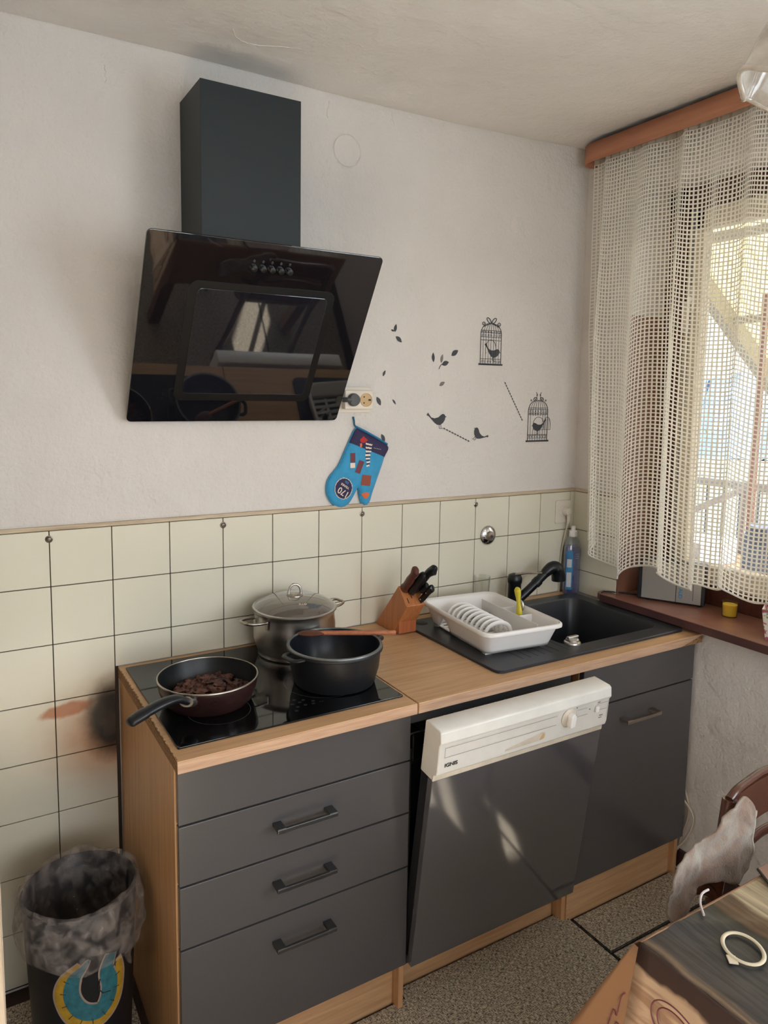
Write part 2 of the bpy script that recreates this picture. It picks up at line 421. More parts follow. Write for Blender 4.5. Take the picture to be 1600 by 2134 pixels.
def drape_print(name):
    m = mat(name, (190, 160, 134), 0.45)
    nt = m.node_tree; b = nt.nodes['Principled BSDF']
    g = N(nt, 'ShaderNodeNewGeometry'); s = N(nt, 'ShaderNodeSeparateXYZ'); nt.links.new(g.outputs['Position'], s.inputs[0])
    mp = N(nt, 'ShaderNodeMapping'); mp.inputs['Scale'].default_value = (3, 3, 22)
    nt.links.new(g.outputs['Position'], mp.inputs[0])
    n = N(nt, 'ShaderNodeTexNoise'); n.inputs['Scale'].default_value = 1.3; n.inputs['Detail'].default_value = 5; n.inputs['Distortion'].default_value = 1.5
    nt.links.new(mp.outputs[0], n.inputs[0])
    r = N(nt, 'ShaderNodeValToRGB'); r.color_ramp.elements[0].position = 0.36; r.color_ramp.elements[0].color = lin((160, 126, 102))
    r.color_ramp.elements[1].position = 0.5; r.color_ramp.elements[1].color = lin((196, 168, 142))
    nt.links.new(n.outputs[0], r.inputs[0])
    nb = N(nt, 'ShaderNodeTexNoise'); nb.inputs['Scale'].default_value = 25; nt.links.new(g.outputs['Position'], nb.inputs[0])
    ma = N(nt, 'ShaderNodeMath', operation='MULTIPLY_ADD'); ma.inputs[1].default_value = 0.03
    nt.links.new(nb.outputs[0], ma.inputs[0]); nt.links.new(s.outputs['Z'], ma.inputs[2])
    mr = N(nt, 'ShaderNodeMapRange'); mr.inputs[1].default_value = 0.728; mr.inputs[2].default_value = 0.736
    nt.links.new(ma.outputs[0], mr.inputs[0])
    mx = N(nt, 'ShaderNodeMixRGB'); mx.inputs[2].default_value = lin((62, 44, 38))
    nt.links.new(mr.outputs[0], mx.inputs[0]); nt.links.new(r.outputs[0], mx.inputs[1])
    nt.links.new(mx.outputs[0], b.inputs['Base Color'])
    return m
M['drape'] = drape_print('vinyl_pale_wood_print')
M['drape_shade'] = mat('vinyl_shaded_brown', (150, 112, 82), 0.5)  # shade on the far drape and corner fold is put into this brown

def flower_mat():
    m = mat('flower_print', (222, 216, 204), 0.4)
    nt = m.node_tree; b = nt.nodes['Principled BSDF']
    tc = N(nt, 'ShaderNodeTexCoord')
    last = None
    base = N(nt, 'ShaderNodeRGB'); base.outputs[0].default_value = lin((222, 216, 204)); last = base.outputs[0]
    for sc, th, col in ((28, 0.56, (176, 84, 112)), (44, 0.6, (110, 130, 84)), (36, 0.62, (90, 98, 110))):
        n = N(nt, 'ShaderNodeTexNoise'); n.inputs['Scale'].default_value = sc; n.inputs['Detail'].default_value = 3; n.inputs['Distortion'].default_value = 1.2
        mp = N(nt, 'ShaderNodeMapping'); mp.inputs['Location'].default_value = (sc, sc*2, 0)
        nt.links.new(tc.outputs['Object'], mp.inputs[0]); nt.links.new(mp.outputs[0], n.inputs[0])
        mr = N(nt, 'ShaderNodeMapRange'); mr.inputs[1].default_value = th; mr.inputs[2].default_value = th+0.03
        nt.links.new(n.outputs[0], mr.inputs[0])
        mx = N(nt, 'ShaderNodeMixRGB'); mx.inputs[2].default_value = lin(col)
        nt.links.new(mr.outputs[0], mx.inputs[0]); nt.links.new(last, mx.inputs[1]); last = mx.outputs[0]
    nt.links.new(last, b.inputs['Base Color'])
    return m
M['flower'] = flower_mat()

def bag_mat():
    m = bpy.data.materials.new('clear_bag'); m.use_nodes = True
    nt = m.node_tree; nt.nodes.clear()
    o = N(nt, 'ShaderNodeOutputMaterial')
    t = N(nt, 'ShaderNodeBsdfTransparent'); t.inputs[0].default_value = (0.9, 0.88, 0.86, 1)
    p = N(nt, 'ShaderNodeBsdfPrincipled'); p.inputs['Base Color'].default_value = lin((186, 176, 170)); p.inputs['Roughness'].default_value = 0.25
    tc = N(nt, 'ShaderNodeNewGeometry')
    n = N(nt, 'ShaderNodeTexNoise'); n.inputs['Scale'].default_value = 34; n.inputs['Detail'].default_value = 9; n.inputs['Distortion'].default_value = 0.6
    nt.links.new(tc.outputs['Position'], n.inputs[0])
    mr = N(nt, 'ShaderNodeMapRange'); mr.inputs[1].default_value = 0.38; mr.inputs[2].default_value = 0.68; mr.inputs[3].default_value = 0.07; mr.inputs[4].default_value = 0.42
    nt.links.new(n.outputs[0], mr.inputs[0])
    bp = N(nt, 'ShaderNodeBump'); bp.inputs['Strength'].default_value = 1.0; bp.inputs['Distance'].default_value = 0.01
    nt.links.new(n.outputs[0], bp.inputs['Height']); nt.links.new(bp.outputs[0], p.inputs['Normal'])
    mx = N(nt, 'ShaderNodeMixShader')
    nt.links.new(mr.outputs[0], mx.inputs[0]); nt.links.new(t.outputs[0], mx.inputs[1]); nt.links.new(p.outputs[0], mx.inputs[2])
    nt.links.new(mx.outputs[0], o.inputs[0])
    return m
M['bag'] = bag_mat()

# ------------------------------------------------------------------ mesh helpers
class MB:
    def __init__(s): s.v = []; s.f = []
    def add(s, vs, fs):
        o = len(s.v); s.v += [tuple(v) for v in vs]; s.f += [tuple(i+o for i in f) for f in fs]; return s
    def box(s, x0, x1, y0, y1, z0, z1, mtx=None):
        vs = [(x, y, z) for z in (z0, z1) for y in (y0, y1) for x in (x0, x1)]
        if mtx is not None: vs = [tuple(mtx @ Vector(v)) for v in vs]
        return s.add(vs, [(0, 2, 3, 1), (4, 5, 7, 6), (0, 1, 5, 4), (2, 6, 7, 3), (0, 4, 6, 2), (1, 3, 7, 5)])
    def prism(s, poly, a, b, plane='xy', mtx=None):
        """extrude a 2-D polygon between two levels of the third axis"""
        def P(u, v, w):
            return {'xy': (u, v, w), 'xz': (u, w, v), 'yz': (w, u, v)}[plane]
        n = len(poly)
        vs = [P(u, v, a) for u, v in poly] + [P(u, v, b) for u, v in poly]
        if mtx is not None: vs = [tuple(mtx @ Vector(v)) for v in vs]
        fs = [tuple(range(n))[::-1], tuple(range(n, 2*n))] + [(i, (i+1) % n, n+(i+1) % n, n+i) for i in range(n)]
        return s.add(vs, fs)
    def lathe(s, prof, c=(0, 0, 0), seg=48, sx=1, sy=1, closed=False, fn=None):
        vs = []
        for (r, z) in prof:
            for k in range(seg):
                a = 2*pi*k/seg
                rr, zz = (r, z) if fn is None else fn(r, z, a)
                vs.append((c[0]+rr*cos(a)*sx, c[1]+rr*sin(a)*sy, c[2]+zz))
        fs = []
        m = len(prof)
        for i in range(m-1 if not closed else m):
            j = (i+1) % m
            for k in range(seg):
                l = (k+1) % seg
                fs.append((i*seg+k, i*seg+l, j*seg+l, j*seg+k))
        if not closed:
            if prof[0][0] > 1e-5: pass
        return s.add(vs, fs)
    def tube(s, pts, r, seg=10, cap=True, flat=None):
        """tube along points; r number or list; flat=(w,h) multipliers"""
        pts = [Vector(p) for p in pts]
        n = len(pts); rs = r if isinstance(r, (list, tuple)) else [r]*n
        vs = []; up = None
        for i, p in enumerate(pts):
            t = (pts[min(i+1, n-1)] - pts[max(i-1, 0)])
            if t.length < 1e-9: t = Vector((0, 0, 1))
            t.normalize()
            if up is None:
                up = Vector((0, 0, 1)) if abs(t.z) < 0.9 else Vector((1, 0, 0))
            sd = t.cross(up)
            if sd.length < 1e-6: sd = t.cross(Vector((0, 1, 0)))
            sd.normalize(); up = sd.cross(t).normalized()
            fw, fh = flat if flat else (1, 1)
            for k in range(seg):
                a = 2*pi*k/seg
                vs.append(tuple(p + sd*cos(a)*rs[i]*fw + up*sin(a)*rs[i]*fh))
        fs = [(i*seg+k, i*seg+(k+1) % seg, (i+1)*seg+(k+1) % seg, (i+1)*seg+k) for i in range(n-1) for k in range(seg)]
        if cap: fs += [tuple(range(seg))[::-1], tuple((n-1)*seg+k for k in range(seg))]
        return s.add(vs, fs)
    def build(s, name, m, parent=None, bev=0, smooth=None, solid=0, sub=0, seg=2, keep=None, org=None):
        me = bpy.data.meshes.new(name)
        if parent is not None:
            root = parent
            while root.parent is not None: root = root.parent
            ox = Vector(root.location)
        elif org is not None: ox = Vector(org)
        else:
            xs = [v[0] for v in s.v]; ys = [v[1] for v in s.v]; zs = [v[2] for v in s.v]
            ox = Vector(((min(xs)+max(xs))/2, (min(ys)+max(ys))/2, min(zs)))
        me.from_pydata([(v[0]-ox.x, v[1]-ox.y, v[2]-ox.z) for v in s.v], [], s.f)
        bm = bmesh.new(); bm.from_mesh(me)
        bmesh.ops.recalc_face_normals(bm, faces=bm.faces)
        bm.to_mesh(me); bm.free()
        o = bpy.data.objects.new(name, me); COL.objects.link(o)
        me.materials.append(m if not isinstance(m, str) else M[m])
        if smooth is not None:
            me.polygons.foreach_set('use_smooth', [True]*len(me.polygons))
            if smooth < 180: me.set_sharp_from_angle(angle=radians(smooth))
        if solid:
            md = o.modifiers.new('solid', 'SOLIDIFY'); md.thickness = solid; md.offset = 0
        if bev:
            md = o.modifiers.new('bevel', 'BEVEL'); md.width = bev; md.segments = seg; md.limit_method = 'ANGLE'
            md.angle_limit = radians(35)
        if sub:
            md = o.modifiers.new('sub', 'SUBSURF'); md.levels = sub; md.render_levels = sub
        if parent is not None: o.parent = parent
        else: o.location = ox
        return o

def thing(name, label, cat, loc=(0, 0, 0), group=None):
    o = bpy.data.objects.new(name, None); COL.objects.link(o)
    o.location = loc; o.empty_display_size = 0.05
    o['label'] = label; o['category'] = cat
    if group: o['group'] = group
    return o

def tag(o, label=None, cat=None, group=None, kind=None):
    if label: o['label'] = label
    if cat: o['category'] = cat
    if group: o['group'] = group
    if kind: o['kind'] = kind
    return o

def struct_empty(name, loc=(0, 0, 0)):
    o = bpy.data.objects.new(name, None); COL.objects.link(o); o.location = loc; o['kind'] = 'structure'
    return o

def text(name, body, size, mtx, m, parent=None, ext=0.0004, outline=0.0, bold=0.0, sx=1.0, shear=0.0):
    cu = bpy.data.curves.new(name, 'FONT'); cu.body = body; cu.size = size
    cu.align_x = 'CENTER'; cu.align_y = 'CENTER'; cu.shear = shear
    if outline:
        cu.fill_mode = 'NONE'; cu.bevel_depth = outline; cu.bevel_resolution = 1
    else: cu.extrude = ext; cu.offset = bold
    t = bpy.data.objects.new(name, cu); COL.objects.link(t)
    dg = bpy.context.evaluated_depsgraph_get()
    me = bpy.data.meshes.new_from_object(t.evaluated_get(dg))
    bpy.data.objects.remove(t); bpy.data.curves.remove(cu)
    me.name = name; me.materials.clear(); me.materials.append(M[m])
    root = parent
    off = Vector((0, 0, 0))
    if parent is not None:
        while root.parent is not None: root = root.parent
        off = Vector(root.location)
    me.transform(Matrix.Translation(-off) @ mtx @ Matrix.Diagonal((sx, 1, 1, 1)))
    o = bpy.data.objects.new(name, me); COL.objects.link(o)
    if parent is not None: o.parent = parent
    return o

def frame(origin, xax, yax):
    """matrix whose local x/y axes run along the two given directions"""
    x = Vector(xax).normalized(); y = Vector(yax).normalized(); z = x.cross(y).normalized()
    m = Matrix.Identity(4)
    for i in range(3): m[i][0] = x[i]; m[i][1] = y[i]; m[i][2] = z[i]; m[i][3] = origin[i]
    return m

def smoothpath(pts, n=6):
    """Catmull-Rom through the points"""
    P = [Vector(p) for p in pts]; out = []
    for i in range(len(P)-1):
        p0 = P[max(i-1, 0)]; p1 = P[i]; p2 = P[i+1]; p3 = P[min(i+2, len(P)-1)]
        for k in range(n):
            t = k/n
            out.append(0.5*((2*p1)+(-p0+p2)*t+(2*p0-5*p1+4*p2-p3)*t*t+(-p0+3*p1-3*p2+p3)*t**3))
    out.append(P[-1])
    return out

def rrect(x0, x1, y0, y1, r, n=6):
    out = []
    for cx, cy, a0 in ((x1-r, y1-r, 0), (x0+r, y1-r, pi/2), (x0+r, y0+r, pi), (x1-r, y0+r, 3*pi/2)):
        for k in range(n+1):
            a = a0+pi/2*k/n; out.append((cx+r*cos(a), cy+r*sin(a)))
    return out
# ------------------------------------------------------------------ room shell
XW = 1.75            # face of the window wall
ZC = 2.53            # ceiling
X0, Y0 = -1.7, -3.9  # far corner of the room behind the camera

MB().box(X0-.2, XW+.25, Y0-.2, .2, -.12, -.008).build('floor', 'floor')['kind'] = 'structure'
cg = MB()
nx, ny = 60, 60
vs = []
for j in range(ny+1):
    for i in range(nx+1):
        x = X0-.1+(XW+.2-X0)*i/nx; y = Y0-.1+(0.2-Y0)*j/ny
        z = ZC + 0.004*noise.noise((x*2, y*2, 0)) + max(0, (x-1.1))*0.035
        z -= 0.022*math.exp(-(((y)/0.05)**2)) * (1 if y < 0.02 else 0)      # soft cove along the back wall
        vs.append((x, y, z))
cg.add(vs, [(j*(nx+1)+i, j*(nx+1)+i+1, (j+1)*(nx+1)+i+1, (j+1)*(nx+1)+i) for j in range(ny) for i in range(nx)])
cg.box(X0-.2, XW+.25, Y0-.2, .2, 2.62, 2.75)
ceil = cg.build('ceiling', 'ceiling', smooth=40); ceil['kind'] = 'structure'
# cracks and old trowel ridges on the ceiling and the wall
def crack(pts, parent, r=0.0011, m='ceiling'):
    q = smoothpath(pts, 5)
    q = [(p[0]+random.uniform(-.003, .003), p[1]+(random.uniform(-.003, .003) if abs(p[1]) > 1e-3 else 0), p[2]) for p in q]
    MB().tube(q, r, 5).build('plaster_ridge', m, parent, smooth=60)
zc = ZC-0.0005
for pl in ([(.487, -.253), (.481, -.349)], [(.645, .0-.005), (.56, -.03), (.527, -.038), (.52, -.11), (.515, -.187), (.487, -.253)],
           [(.276, -.195), (.308, -.152), (.342, -.143)], [(.008, -.185), (.023, -.099), (.015, -.062), (.034, -.046)],
           [(.311, -.042), (.5, -.03), (.527, -.038)], [(.342, -.143), (.5, -.2), (.62, -.24)], [(.3, -.5), (.45, -.42), (.481, -.349)]):
    crack([(x, y, zc+.0012) for x, y in pl], ceil)
wall_back = MB().box(X0-.2, XW+.25, 0, .2, -.05, 2.7).build('wall_back', 'wall'); wall_back['kind'] = 'structure'
for pl in ([(.649, 2.5), (.644, 2.474), (.646, 2.45)], [(.869, 2.51), (.876, 2.489), (.88, 2.47)], [(.003, 2.454), (.004, 2.431), (.006, 2.41)]):
    crack([(x, -.0004, z) for x, z in pl], wall_back, .0012, 'wall')
# round patched-over vent on the wall
vp = MB()
pr = [(0.0, 0.0), (0.040, 0.0), (0.0445, 0.0004), (0.0465, 0.0022), (0.048, 0.0004), (0.052, 0.0)]
fr = frame((.712, -.0006, 2.366), (1, 0, 0), (0, 0, 1))
tmp = MB().lathe([(r, z) for r, z in pr], seg=56)
vp.add([tuple(fr @ Vector(v)) for v in tmp.v], tmp.f)
vp.build('vent_cover', 'wall', wall_back, smooth=50)
MB().box(X0-.2, X0, Y0-.2, .2, -.05, 2.7).build('wall_left', 'wall')['kind'] = 'structure'
MB().box(X0-.2, -.7, Y0-.2, Y0, -.05, 2.7).box(1.3, XW+.25, Y0-.2, Y0, -.05, 2.7).box(-.7, 1.3, Y0-.2, Y0, -.05, .9).box(-.7, 1.3, Y0-.2, Y0, 2.3, 2.7).build('wall_front', 'wall')['kind'] = 'structure'
w3 = struct_empty('fill_window_3', (.3, Y0-.1, .9))  # unseen window, added to carry the frontal fill light
f3 = MB()
f3.box(-.7, 1.3, Y0-.16, Y0-.11, .9, .96).box(-.7, 1.3, Y0-.16, Y0-.11, 2.24, 2.3).box(-.7, -.64, Y0-.16, Y0-.11, .9, 2.3).box(1.24, 1.3, Y0-.16, Y0-.11, .9, 2.3).box(.27, .33, Y0-.16, Y0-.11, .9, 2.3)
f3.build('frame', 'brown_frame', w3, bev=.004)
WY0, WY1, WZ0, WZ1 = -1.70, -.231, .874, 2.37
V0, V1, VZ0, VZ1 = -3.45, -1.98, .9, 2.3
wr = MB()
for (a, b, c, d) in ((WY1, 0, -.05, 2.7), (WY0, WY1, -.05, WZ0), (WY0, WY1, WZ1, 2.7), (V1, WY0, -.05, 2.7), (V0, V1, -.05, VZ0), (V0, V1, VZ1, 2.7), (Y0, V0, -.05, 2.7)):
    wr.box(XW, XW+.25, a, b, c, d)
wall_right = wr.build('wall_right', 'wall'); wall_right['kind'] = 'structure'

# tiled board with dark grooves; every tile is its own piece
MB().box(X0, -.001, -.0025, 0, 0, 1.258).box(-.001, XW, -.0025, 0, .8605, 1.258).build('tile_backing', 'grout', wall_back)
rows = [1.258, 1.108, .950, .793, .635, .478, .320, .163, .005]
cache = {}
for k in range(-5, 12):
    xa = -.010+.1576*k; xb = xa+.1576
    if k == 11: xb = XW-.001
    for j in range(8):
        zt, zb = rows[j], rows[j+1]
        if k >= 0 and zt < .87: continue
        if k == 0: pass
        if k >= 0 and zb < .862: zb = .8605
        if k == -1: xb2 = xb
        xe = xb
        o = MB().box(xa+.0013, xe-.0013, -.0062, -.002, zb+.0013, zt-.0013).build('tile', 'tile', wall_back, bev=.0006, seg=1)
MB().box(XW-.0025, XW, WY1, -.007, .8605, 1.258).build('tile_backing', 'grout', wall_right)
for zt, zb in ((1.258, 1.108), (1.108, .95), (.95, .8605)):
    MB().box(XW-.0062, XW-.002, WY1+.001, -.0075, zb+.0013, zt-.0013).build('tile', 'tile', wall_right, bev=.0006, seg=1)
t1 = MB().box(X0, XW-.006, -.010, 0, 1.259, 1.270).build('trim_1', 'ply', bev=.001); t1['kind'] = 'structure'
t2 = MB().box(XW-.009, XW, WY1, -.0105, 1.259, 1.270).build('trim_2', 'ply', bev=.001); t2['kind'] = 'structure'
bb = MB().box(XW-.014, XW, Y0, -.50, 0, .075).build('baseboard_right', 'baseboard', bev=.003); bb['kind'] = 'structure'

# window_1: frame, sashes, panes, sill, lining
w1 = struct_empty('window_1', (XW, -.97, WZ0))
FX0, FX1 = 1.925, 1.985
f = MB()
f.box(FX0, FX1, WY1-.075, WY1, .90, WZ1).box(FX0, FX1, WY0, WY0+.075, .90, WZ1)
f.box(FX0, FX1, WY0, WY1, WZ1-.08, WZ1).box(FX0, FX1, WY0, WY1, .90, .965)
f.build('frame', 'brown_frame', w1, bev=.004)
def sash(y0, y1, m='cream_sash'):
    s = MB(); a, b, c, d = y0, y1, .966, WZ1-.082
    xa, xb = FX0+.012, FX1+.005
    s.box(xa, xb, a, a+.062, c, d).box(xa, xb, b-.062, b, c, d).box(xa, xb, a, b, d-.07, d).box(xa, xb, a, b, c, c+.07)
    o = s.build('sash', m, w1, bev=.005)
    MB().box(FX0+.035, FX0+.039, a+.055, b-.055, c+.06, d-.06).build('pane', 'pane', o)
    MB().box(FX0+.003, FX0+.012, b-.026, b-.018, c, d).build('sash_bead', 'radio', o)
    return o
s1 = sash(-.965, WY1-.076)
s2 = sash(WY0+.076, -.969)
h = MB().box(FX0-.004, FX0+.012, WY1-.122, WY1-.098, 1.93, 2.02).box(FX0-.03, FX0-.004, WY1-.118, WY1-.102, 1.965, 1.985).box(FX0-.03, FX0-.016, WY1-.120, WY1-.100, 1.86, 1.985)
h.build('window_handle', 'cream_pl', s1, bev=.003)
# lining of the reveal
lo = MB().box(XW-.004, FX0, WY1-.006, WY1+.001, .90, 1.92).build('lining', 'lining', w1, bev=.001)
MB().box(XW, FX0, WY0, WY0+.006, .90, WZ1).build('lining', 'lining', w1)
# sill board with a rounded left end
sl = [(FX0+.02, -.235), (1.742, -.235), (1.742, -.175), (1.715, -.176), (1.698, -.186), (1.690, -.205), (1.690, -1.78), (FX0+.02, -1.78)]
MB().prism(sl, .8745, .8995, 'xy').build('window_sill', 'brown_sill', w1, bev=.003)
MB().box(1.6875, 1.6898, -1.78, -.206, .872, .8985).build('sill_edging', 'sill_edge', w1, bev=.0008)
# fill_window_2 behind the camera: unseen, added for fill light and the floor sun patch
w2 = struct_empty('fill_window_2', (XW, -2.8, VZ0))
f = MB()
f.box(FX0, FX1, V0, V0+.07, VZ0, VZ1).box(FX0, FX1, V1-.07, V1, VZ0, VZ1).box(FX0, FX1, V0, V1, VZ0, VZ0+.07).box(FX0, FX1, V0, V1, VZ1-.07, VZ1).box(FX0, FX1, -2.84, -2.77, VZ0, VZ1)
f.build('frame', 'brown_frame', w2, bev=.004)
for a, b in ((V0+.07, -2.84), (-2.77, V1-.07)):
    MB().box(FX0+.03, FX0+.034, a, b, VZ0+.07, VZ1-.07).build('pane', 'pane', w2)

# ------------------------------------------------------------------ floor mats
def floor_mat(poly, label):
    o = MB().prism(poly, -.0079, 0, 'xy').build('floor_mat', 'woven')
    tag(o, label, 'mat')
    for i in range(len(poly)):
        a = Vector((*poly[i], -.001)); b = Vector((*poly[(i+1) % len(poly)], -.001))
    pts = [(x, y, -.003) for x, y in poly] + [(poly[0][0], poly[0][1], -.003)]
    MB().tube(pts, .0022, 6, cap=False).build('bound_edge', 'seam', o)
    return o
floor_mat([(-1.6, -2.6), (1.232, -2.6), (1.232, -.512), (.62, -.512), (.62, -.548), (-.02, -.548), (-.02, -.06), (-1.0, -.06), (-1.6, -1.2)], 'large woven beige floor mat running along the drawers and dishwasher')
floor_mat([(1.244, -.702), (1.735, -.702), (1.735, -.556), (1.244, -.556)], 'narrow woven beige mat piece in front of the sink cabinet plinth')
floor_mat([(1.244, -2.6), (1.735, -2.6), (1.735, -.714), (1.244, -.714)], 'woven beige mat under the table beside the window wall')

# ------------------------------------------------------------------ drawer cabinet
YF = -.5665     # back of the fronts
cab = thing('drawer_cabinet', 'oak-sided cabinet with four anthracite fronts under the ceramic hob', 'cabinet', (.3, -.3, -.008))
MB().box(0, .016, -.566, -.012, -.008, .831).build('side_panel', 'oak_z', cab, bev=.0008)
MB().box(.584, .5995, -.566, -.012, -.008, .831).build('side_panel', 'oak_z', cab, bev=.0008)
MB().box(.0165, .5835, -.53, -.0125, .12, .136).box(.0165, .5835, -.02, -.0125, .136, .83).build('inner_panel', 'black_gap', cab)
MB().box(.0165, .5835, -.538, -.522, -.008, .132).build('plinth', 'oak', cab, bev=.0008)
def handle(parent, x0, x1, z, y, m='gun'):
    hb = MB()
    hb.box(x0, x1, y-.034, y-.026, z-.005, z+.005)
    hb.box(x0, x0+.022, y-.033, y, z-.003, z+.006).box(x1-.022, x1, y-.033, y, z-.003, z+.006)
    return hb.build('handle', m, parent, bev=.0015)
yo = -.585
for i, (za, zb) in enumerate(((.704, .829), (.564, .6995), (.4165, .5595), (.139, .412))):
    d = MB().box(.0035, .5935, yo, YF, za, zb).build('drawer' if i else 'false_front', 'front', cab, bev=.0012)
    if i:
        hz = (None, .642, .498, .349)[i]
        handle(d, .217, .371, hz, yo)

# sink cabinet
sc = thing('sink_cabinet', 'anthracite sink cabinet with one door beside the window wall', 'cabinet', (1.46, -.3, -.008))
MB().box(1.204, 1.220, -.566, -.03, .1345, .831).build('side_panel', 'oak_z', sc)
MB().box(1.704, 1.7195, -.566, -.03, -.008, .831).build('side_panel', 'oak_z', sc)
MB().box(1.204, 1.220, -.54, -.03, -.008, .134).build('side_panel', 'oak_z', sc, bev=.0008)
MB().box(1.2205, 1.7035, -.50, -.04, .12, .136).build('inner_panel', 'black_gap', sc)
MB().box(1.221, 1.7195, -.545, -.529, -.008, .140).build('plinth', 'oak', sc, bev=.0008)
MB().box(1.2065, 1.7185, yo, YF, .703, .829).build('false_front', 'front', sc, bev=.0012)
dr = MB().box(1.2065, 1.7185, yo, YF, .144, .6985).build('door', 'front', sc, bev=.0012)
handle(dr, 1.370, 1.526, .638, yo, 'steel_dirty')

# ------------------------------------------------------------------ worktops
def worktop(x0, x1, label, hole=None):
    t = thing('worktop', label, 'worktop', ((x0+x1)/2, -.3, .832))
    z0, z1, y0, y1 = .832, .860, -.606, -.0075
    b = MB()
    if hole:
        a, c, d, e = hole
        X = [x0, a, c, x1]; Y = [y0, d, e, y1]
        vs = []; idx = {}
        for kz, z in enumerate((z0, z1)):
            for j in range(4):
                for i in range(4):
                    idx[(i, j, kz)] = len(vs); vs.append((X[i], Y[j], z))
        fs = []
        for j in range(3):
            for i in range(3):
                if (i, j) == (1, 1): continue
                fs.append((idx[(i, j, 1)], idx[(i+1, j, 1)], idx[(i+1, j+1, 1)], idx[(i, j+1, 1)]))
                fs.append((idx[(i, j, 0)], idx[(i, j+1, 0)], idx[(i+1, j+1, 0)], idx[(i+1, j, 0)]))
        def wl(p, q): fs.append((idx[(*p, 0)], idx[(*q, 0)], idx[(*q, 1)], idx[(*p, 1)]))
        for i in range(3): wl((i, 0), (i+1, 0)); wl((i+1, 3), (i, 3)); wl((0, i+1), (0, i)); wl((3, i), (3, i+1))
        wl((1, 2), (2, 2)); wl((2, 1), (1, 1)); wl((1, 1), (1, 2)); wl((2, 2), (2, 1))
        b.add(vs, fs)
    else: b.box(x0, x1, y0, y1, z0, z1)
    b.build('board', 'oak', t, bev=.0012)
    MB().box(x0+.0006, x1-.0006, y0-.0009, y0+.0002, z0+.001, z1-.0022).build('edge_band', 'oak_edge', t)
    return t
wt1 = worktop(-.003, .5985, 'short oak-effect worktop section under the black ceramic hob', (.03, .57, -.52, -.07))
wt2 = worktop(.6025, 1.7225, 'long oak-effect worktop holding the black sink and dish rack', (.945, 1.665, -.53, -.085))
# chipped raw left edge of the short worktop
ce = MB()
seg = 46
vs = []; fs = []
for i in range(seg+1):
    y = -.607+.595*i/seg
    for z, dx in ((.832, 0), (.846, 1), (.8602, 1)):
        w = .0012+.0018*max(0, noise.noise((y*28, z*80, 3)))+ (.002*max(0, noise.noise((y*60, z*60, 9))))
        vs.append((-.003-w*dx*.8, y, z))
for i in range(seg):
    for k in range(2): a = i*3+k; fs.append((a, a+3, a+4, a+1))
ce.add(vs, fs); ce.build('raw_edge', 'chip', wt1)
cw = MB()
for i in range(26):
    y = -.60+.56*i/26+random.uniform(0, .012); w = .002+.004*abs(noise.noise((y*23, 1, 2)))
    cw.box(-.0032, -.003+w, y, y+random.uniform(.006, .018), .8598, .8603)
cw.build('chipped_laminate', 'chip', wt1)['kind'] = 'stuff'
MB().prism([(1.62, .833), (1.7228, .833), (1.7228, .856), (1.69, .850), (1.66, .842)], -.6075, -.6066, 'xz').build('torn_laminate', 'chip', wt2)

# ------------------------------------------------------------------ hob
hob = thing('ceramic_hob', 'black ceramic glass hob with faint grey zone rings and touch symbols', 'hob', (.3, -.296, .8603))
MB().prism(rrect(.012, .589, -.556, -.035, .004, 3), .8603, .8645, 'xy').build('glass_plate', 'hob', hob, bev=.0008)
MB().prism([(.04, -.51), (.56, -.51), (.56, -.08), (.04, -.08)], .842, .8602, 'xy').build('housing', 'black_gap', hob)
def ring(mb, cx, cy, r, w, z, seg=72):
    vs = []; fs = []
    for k in range(seg):
        a = 2*pi*k/seg
        vs += [(cx+(r-w)*cos(a), cy+(r-w)*sin(a), z), (cx+r*cos(a), cy+r*sin(a), z)]
    for k in range(seg):
        l = (k+1) % seg; fs.append((2*k, 2*k+1, 2*l+1, 2*l))
    mb.add(vs, fs)
for cx, cy, r in ((.15, -.17, .09), (.15, -.42, .075), (.44, -.15, .075), (.45, -.38, .105)):
    rg = MB(); ring(rg, cx, cy, r, .0009, .86475); rg.build('zone_ring', 'hob_print', hob)
tp = MB()
for cx, cy in ((.318, -.450), (.332, -.452), (.318, -.472), (.339, -.470), (.324, -.492), (.345, -.490), (.352, -.462), (.366, -.492), (.372, -.478), (.312, -.510)):
    ring(tp, cx, cy, .0042, .0007, .86475, 14); tp.box(cx-.0018, cx+.0018, cy-.0005, cy+.0005, .8646, .86475)
for cx in (.385, .392): tp.box(cx-.002, cx+.002, -.4905, -.4895, .8646, .86475)
tp.build('touch_symbols', 'hob_print', hob)

# ------------------------------------------------------------------ cooker hood
hd = thing('cooker_hood', 'black slanted-glass cooker hood with tall chimney on the white wall', 'hood', (.35, -.15, 1.54))
fr = frame((.350, -.0243, 1.542), (1, 0, 0), (0, -.5148, .8573))
MB().box(.1957, .4722, -.1812, -.0005, 1.80, 2.4015).build('chimney', 'hood_metal', hd, bev=.0008)
MB().prism([(-.006, 1.60), (-.040, 1.60), (-.222, 1.905), (-.222, 1.925), (-.006, 1.925)], .10, .60, 'yz').build('housing', 'hood_metal', hd, bev=.001)
gp = MB().prism(rrect(-.319, .319, 0, .5295, .013), -.007, 0, 'xy', fr).build('glass_panel', 'hood_glass', hd, bev=.0012)
MB().prism(rrect(-.203, .203, .070, .417, .024), 0.0002, .0010, 'xy', fr).build('panel_groove', 'hood_groove', gp)
MB().prism(rrect(-.182, .182, .093, .398, .014), .0008, .0030, 'xy', fr).build('inner_panel', 'hood_inner', gp, bev=.001)
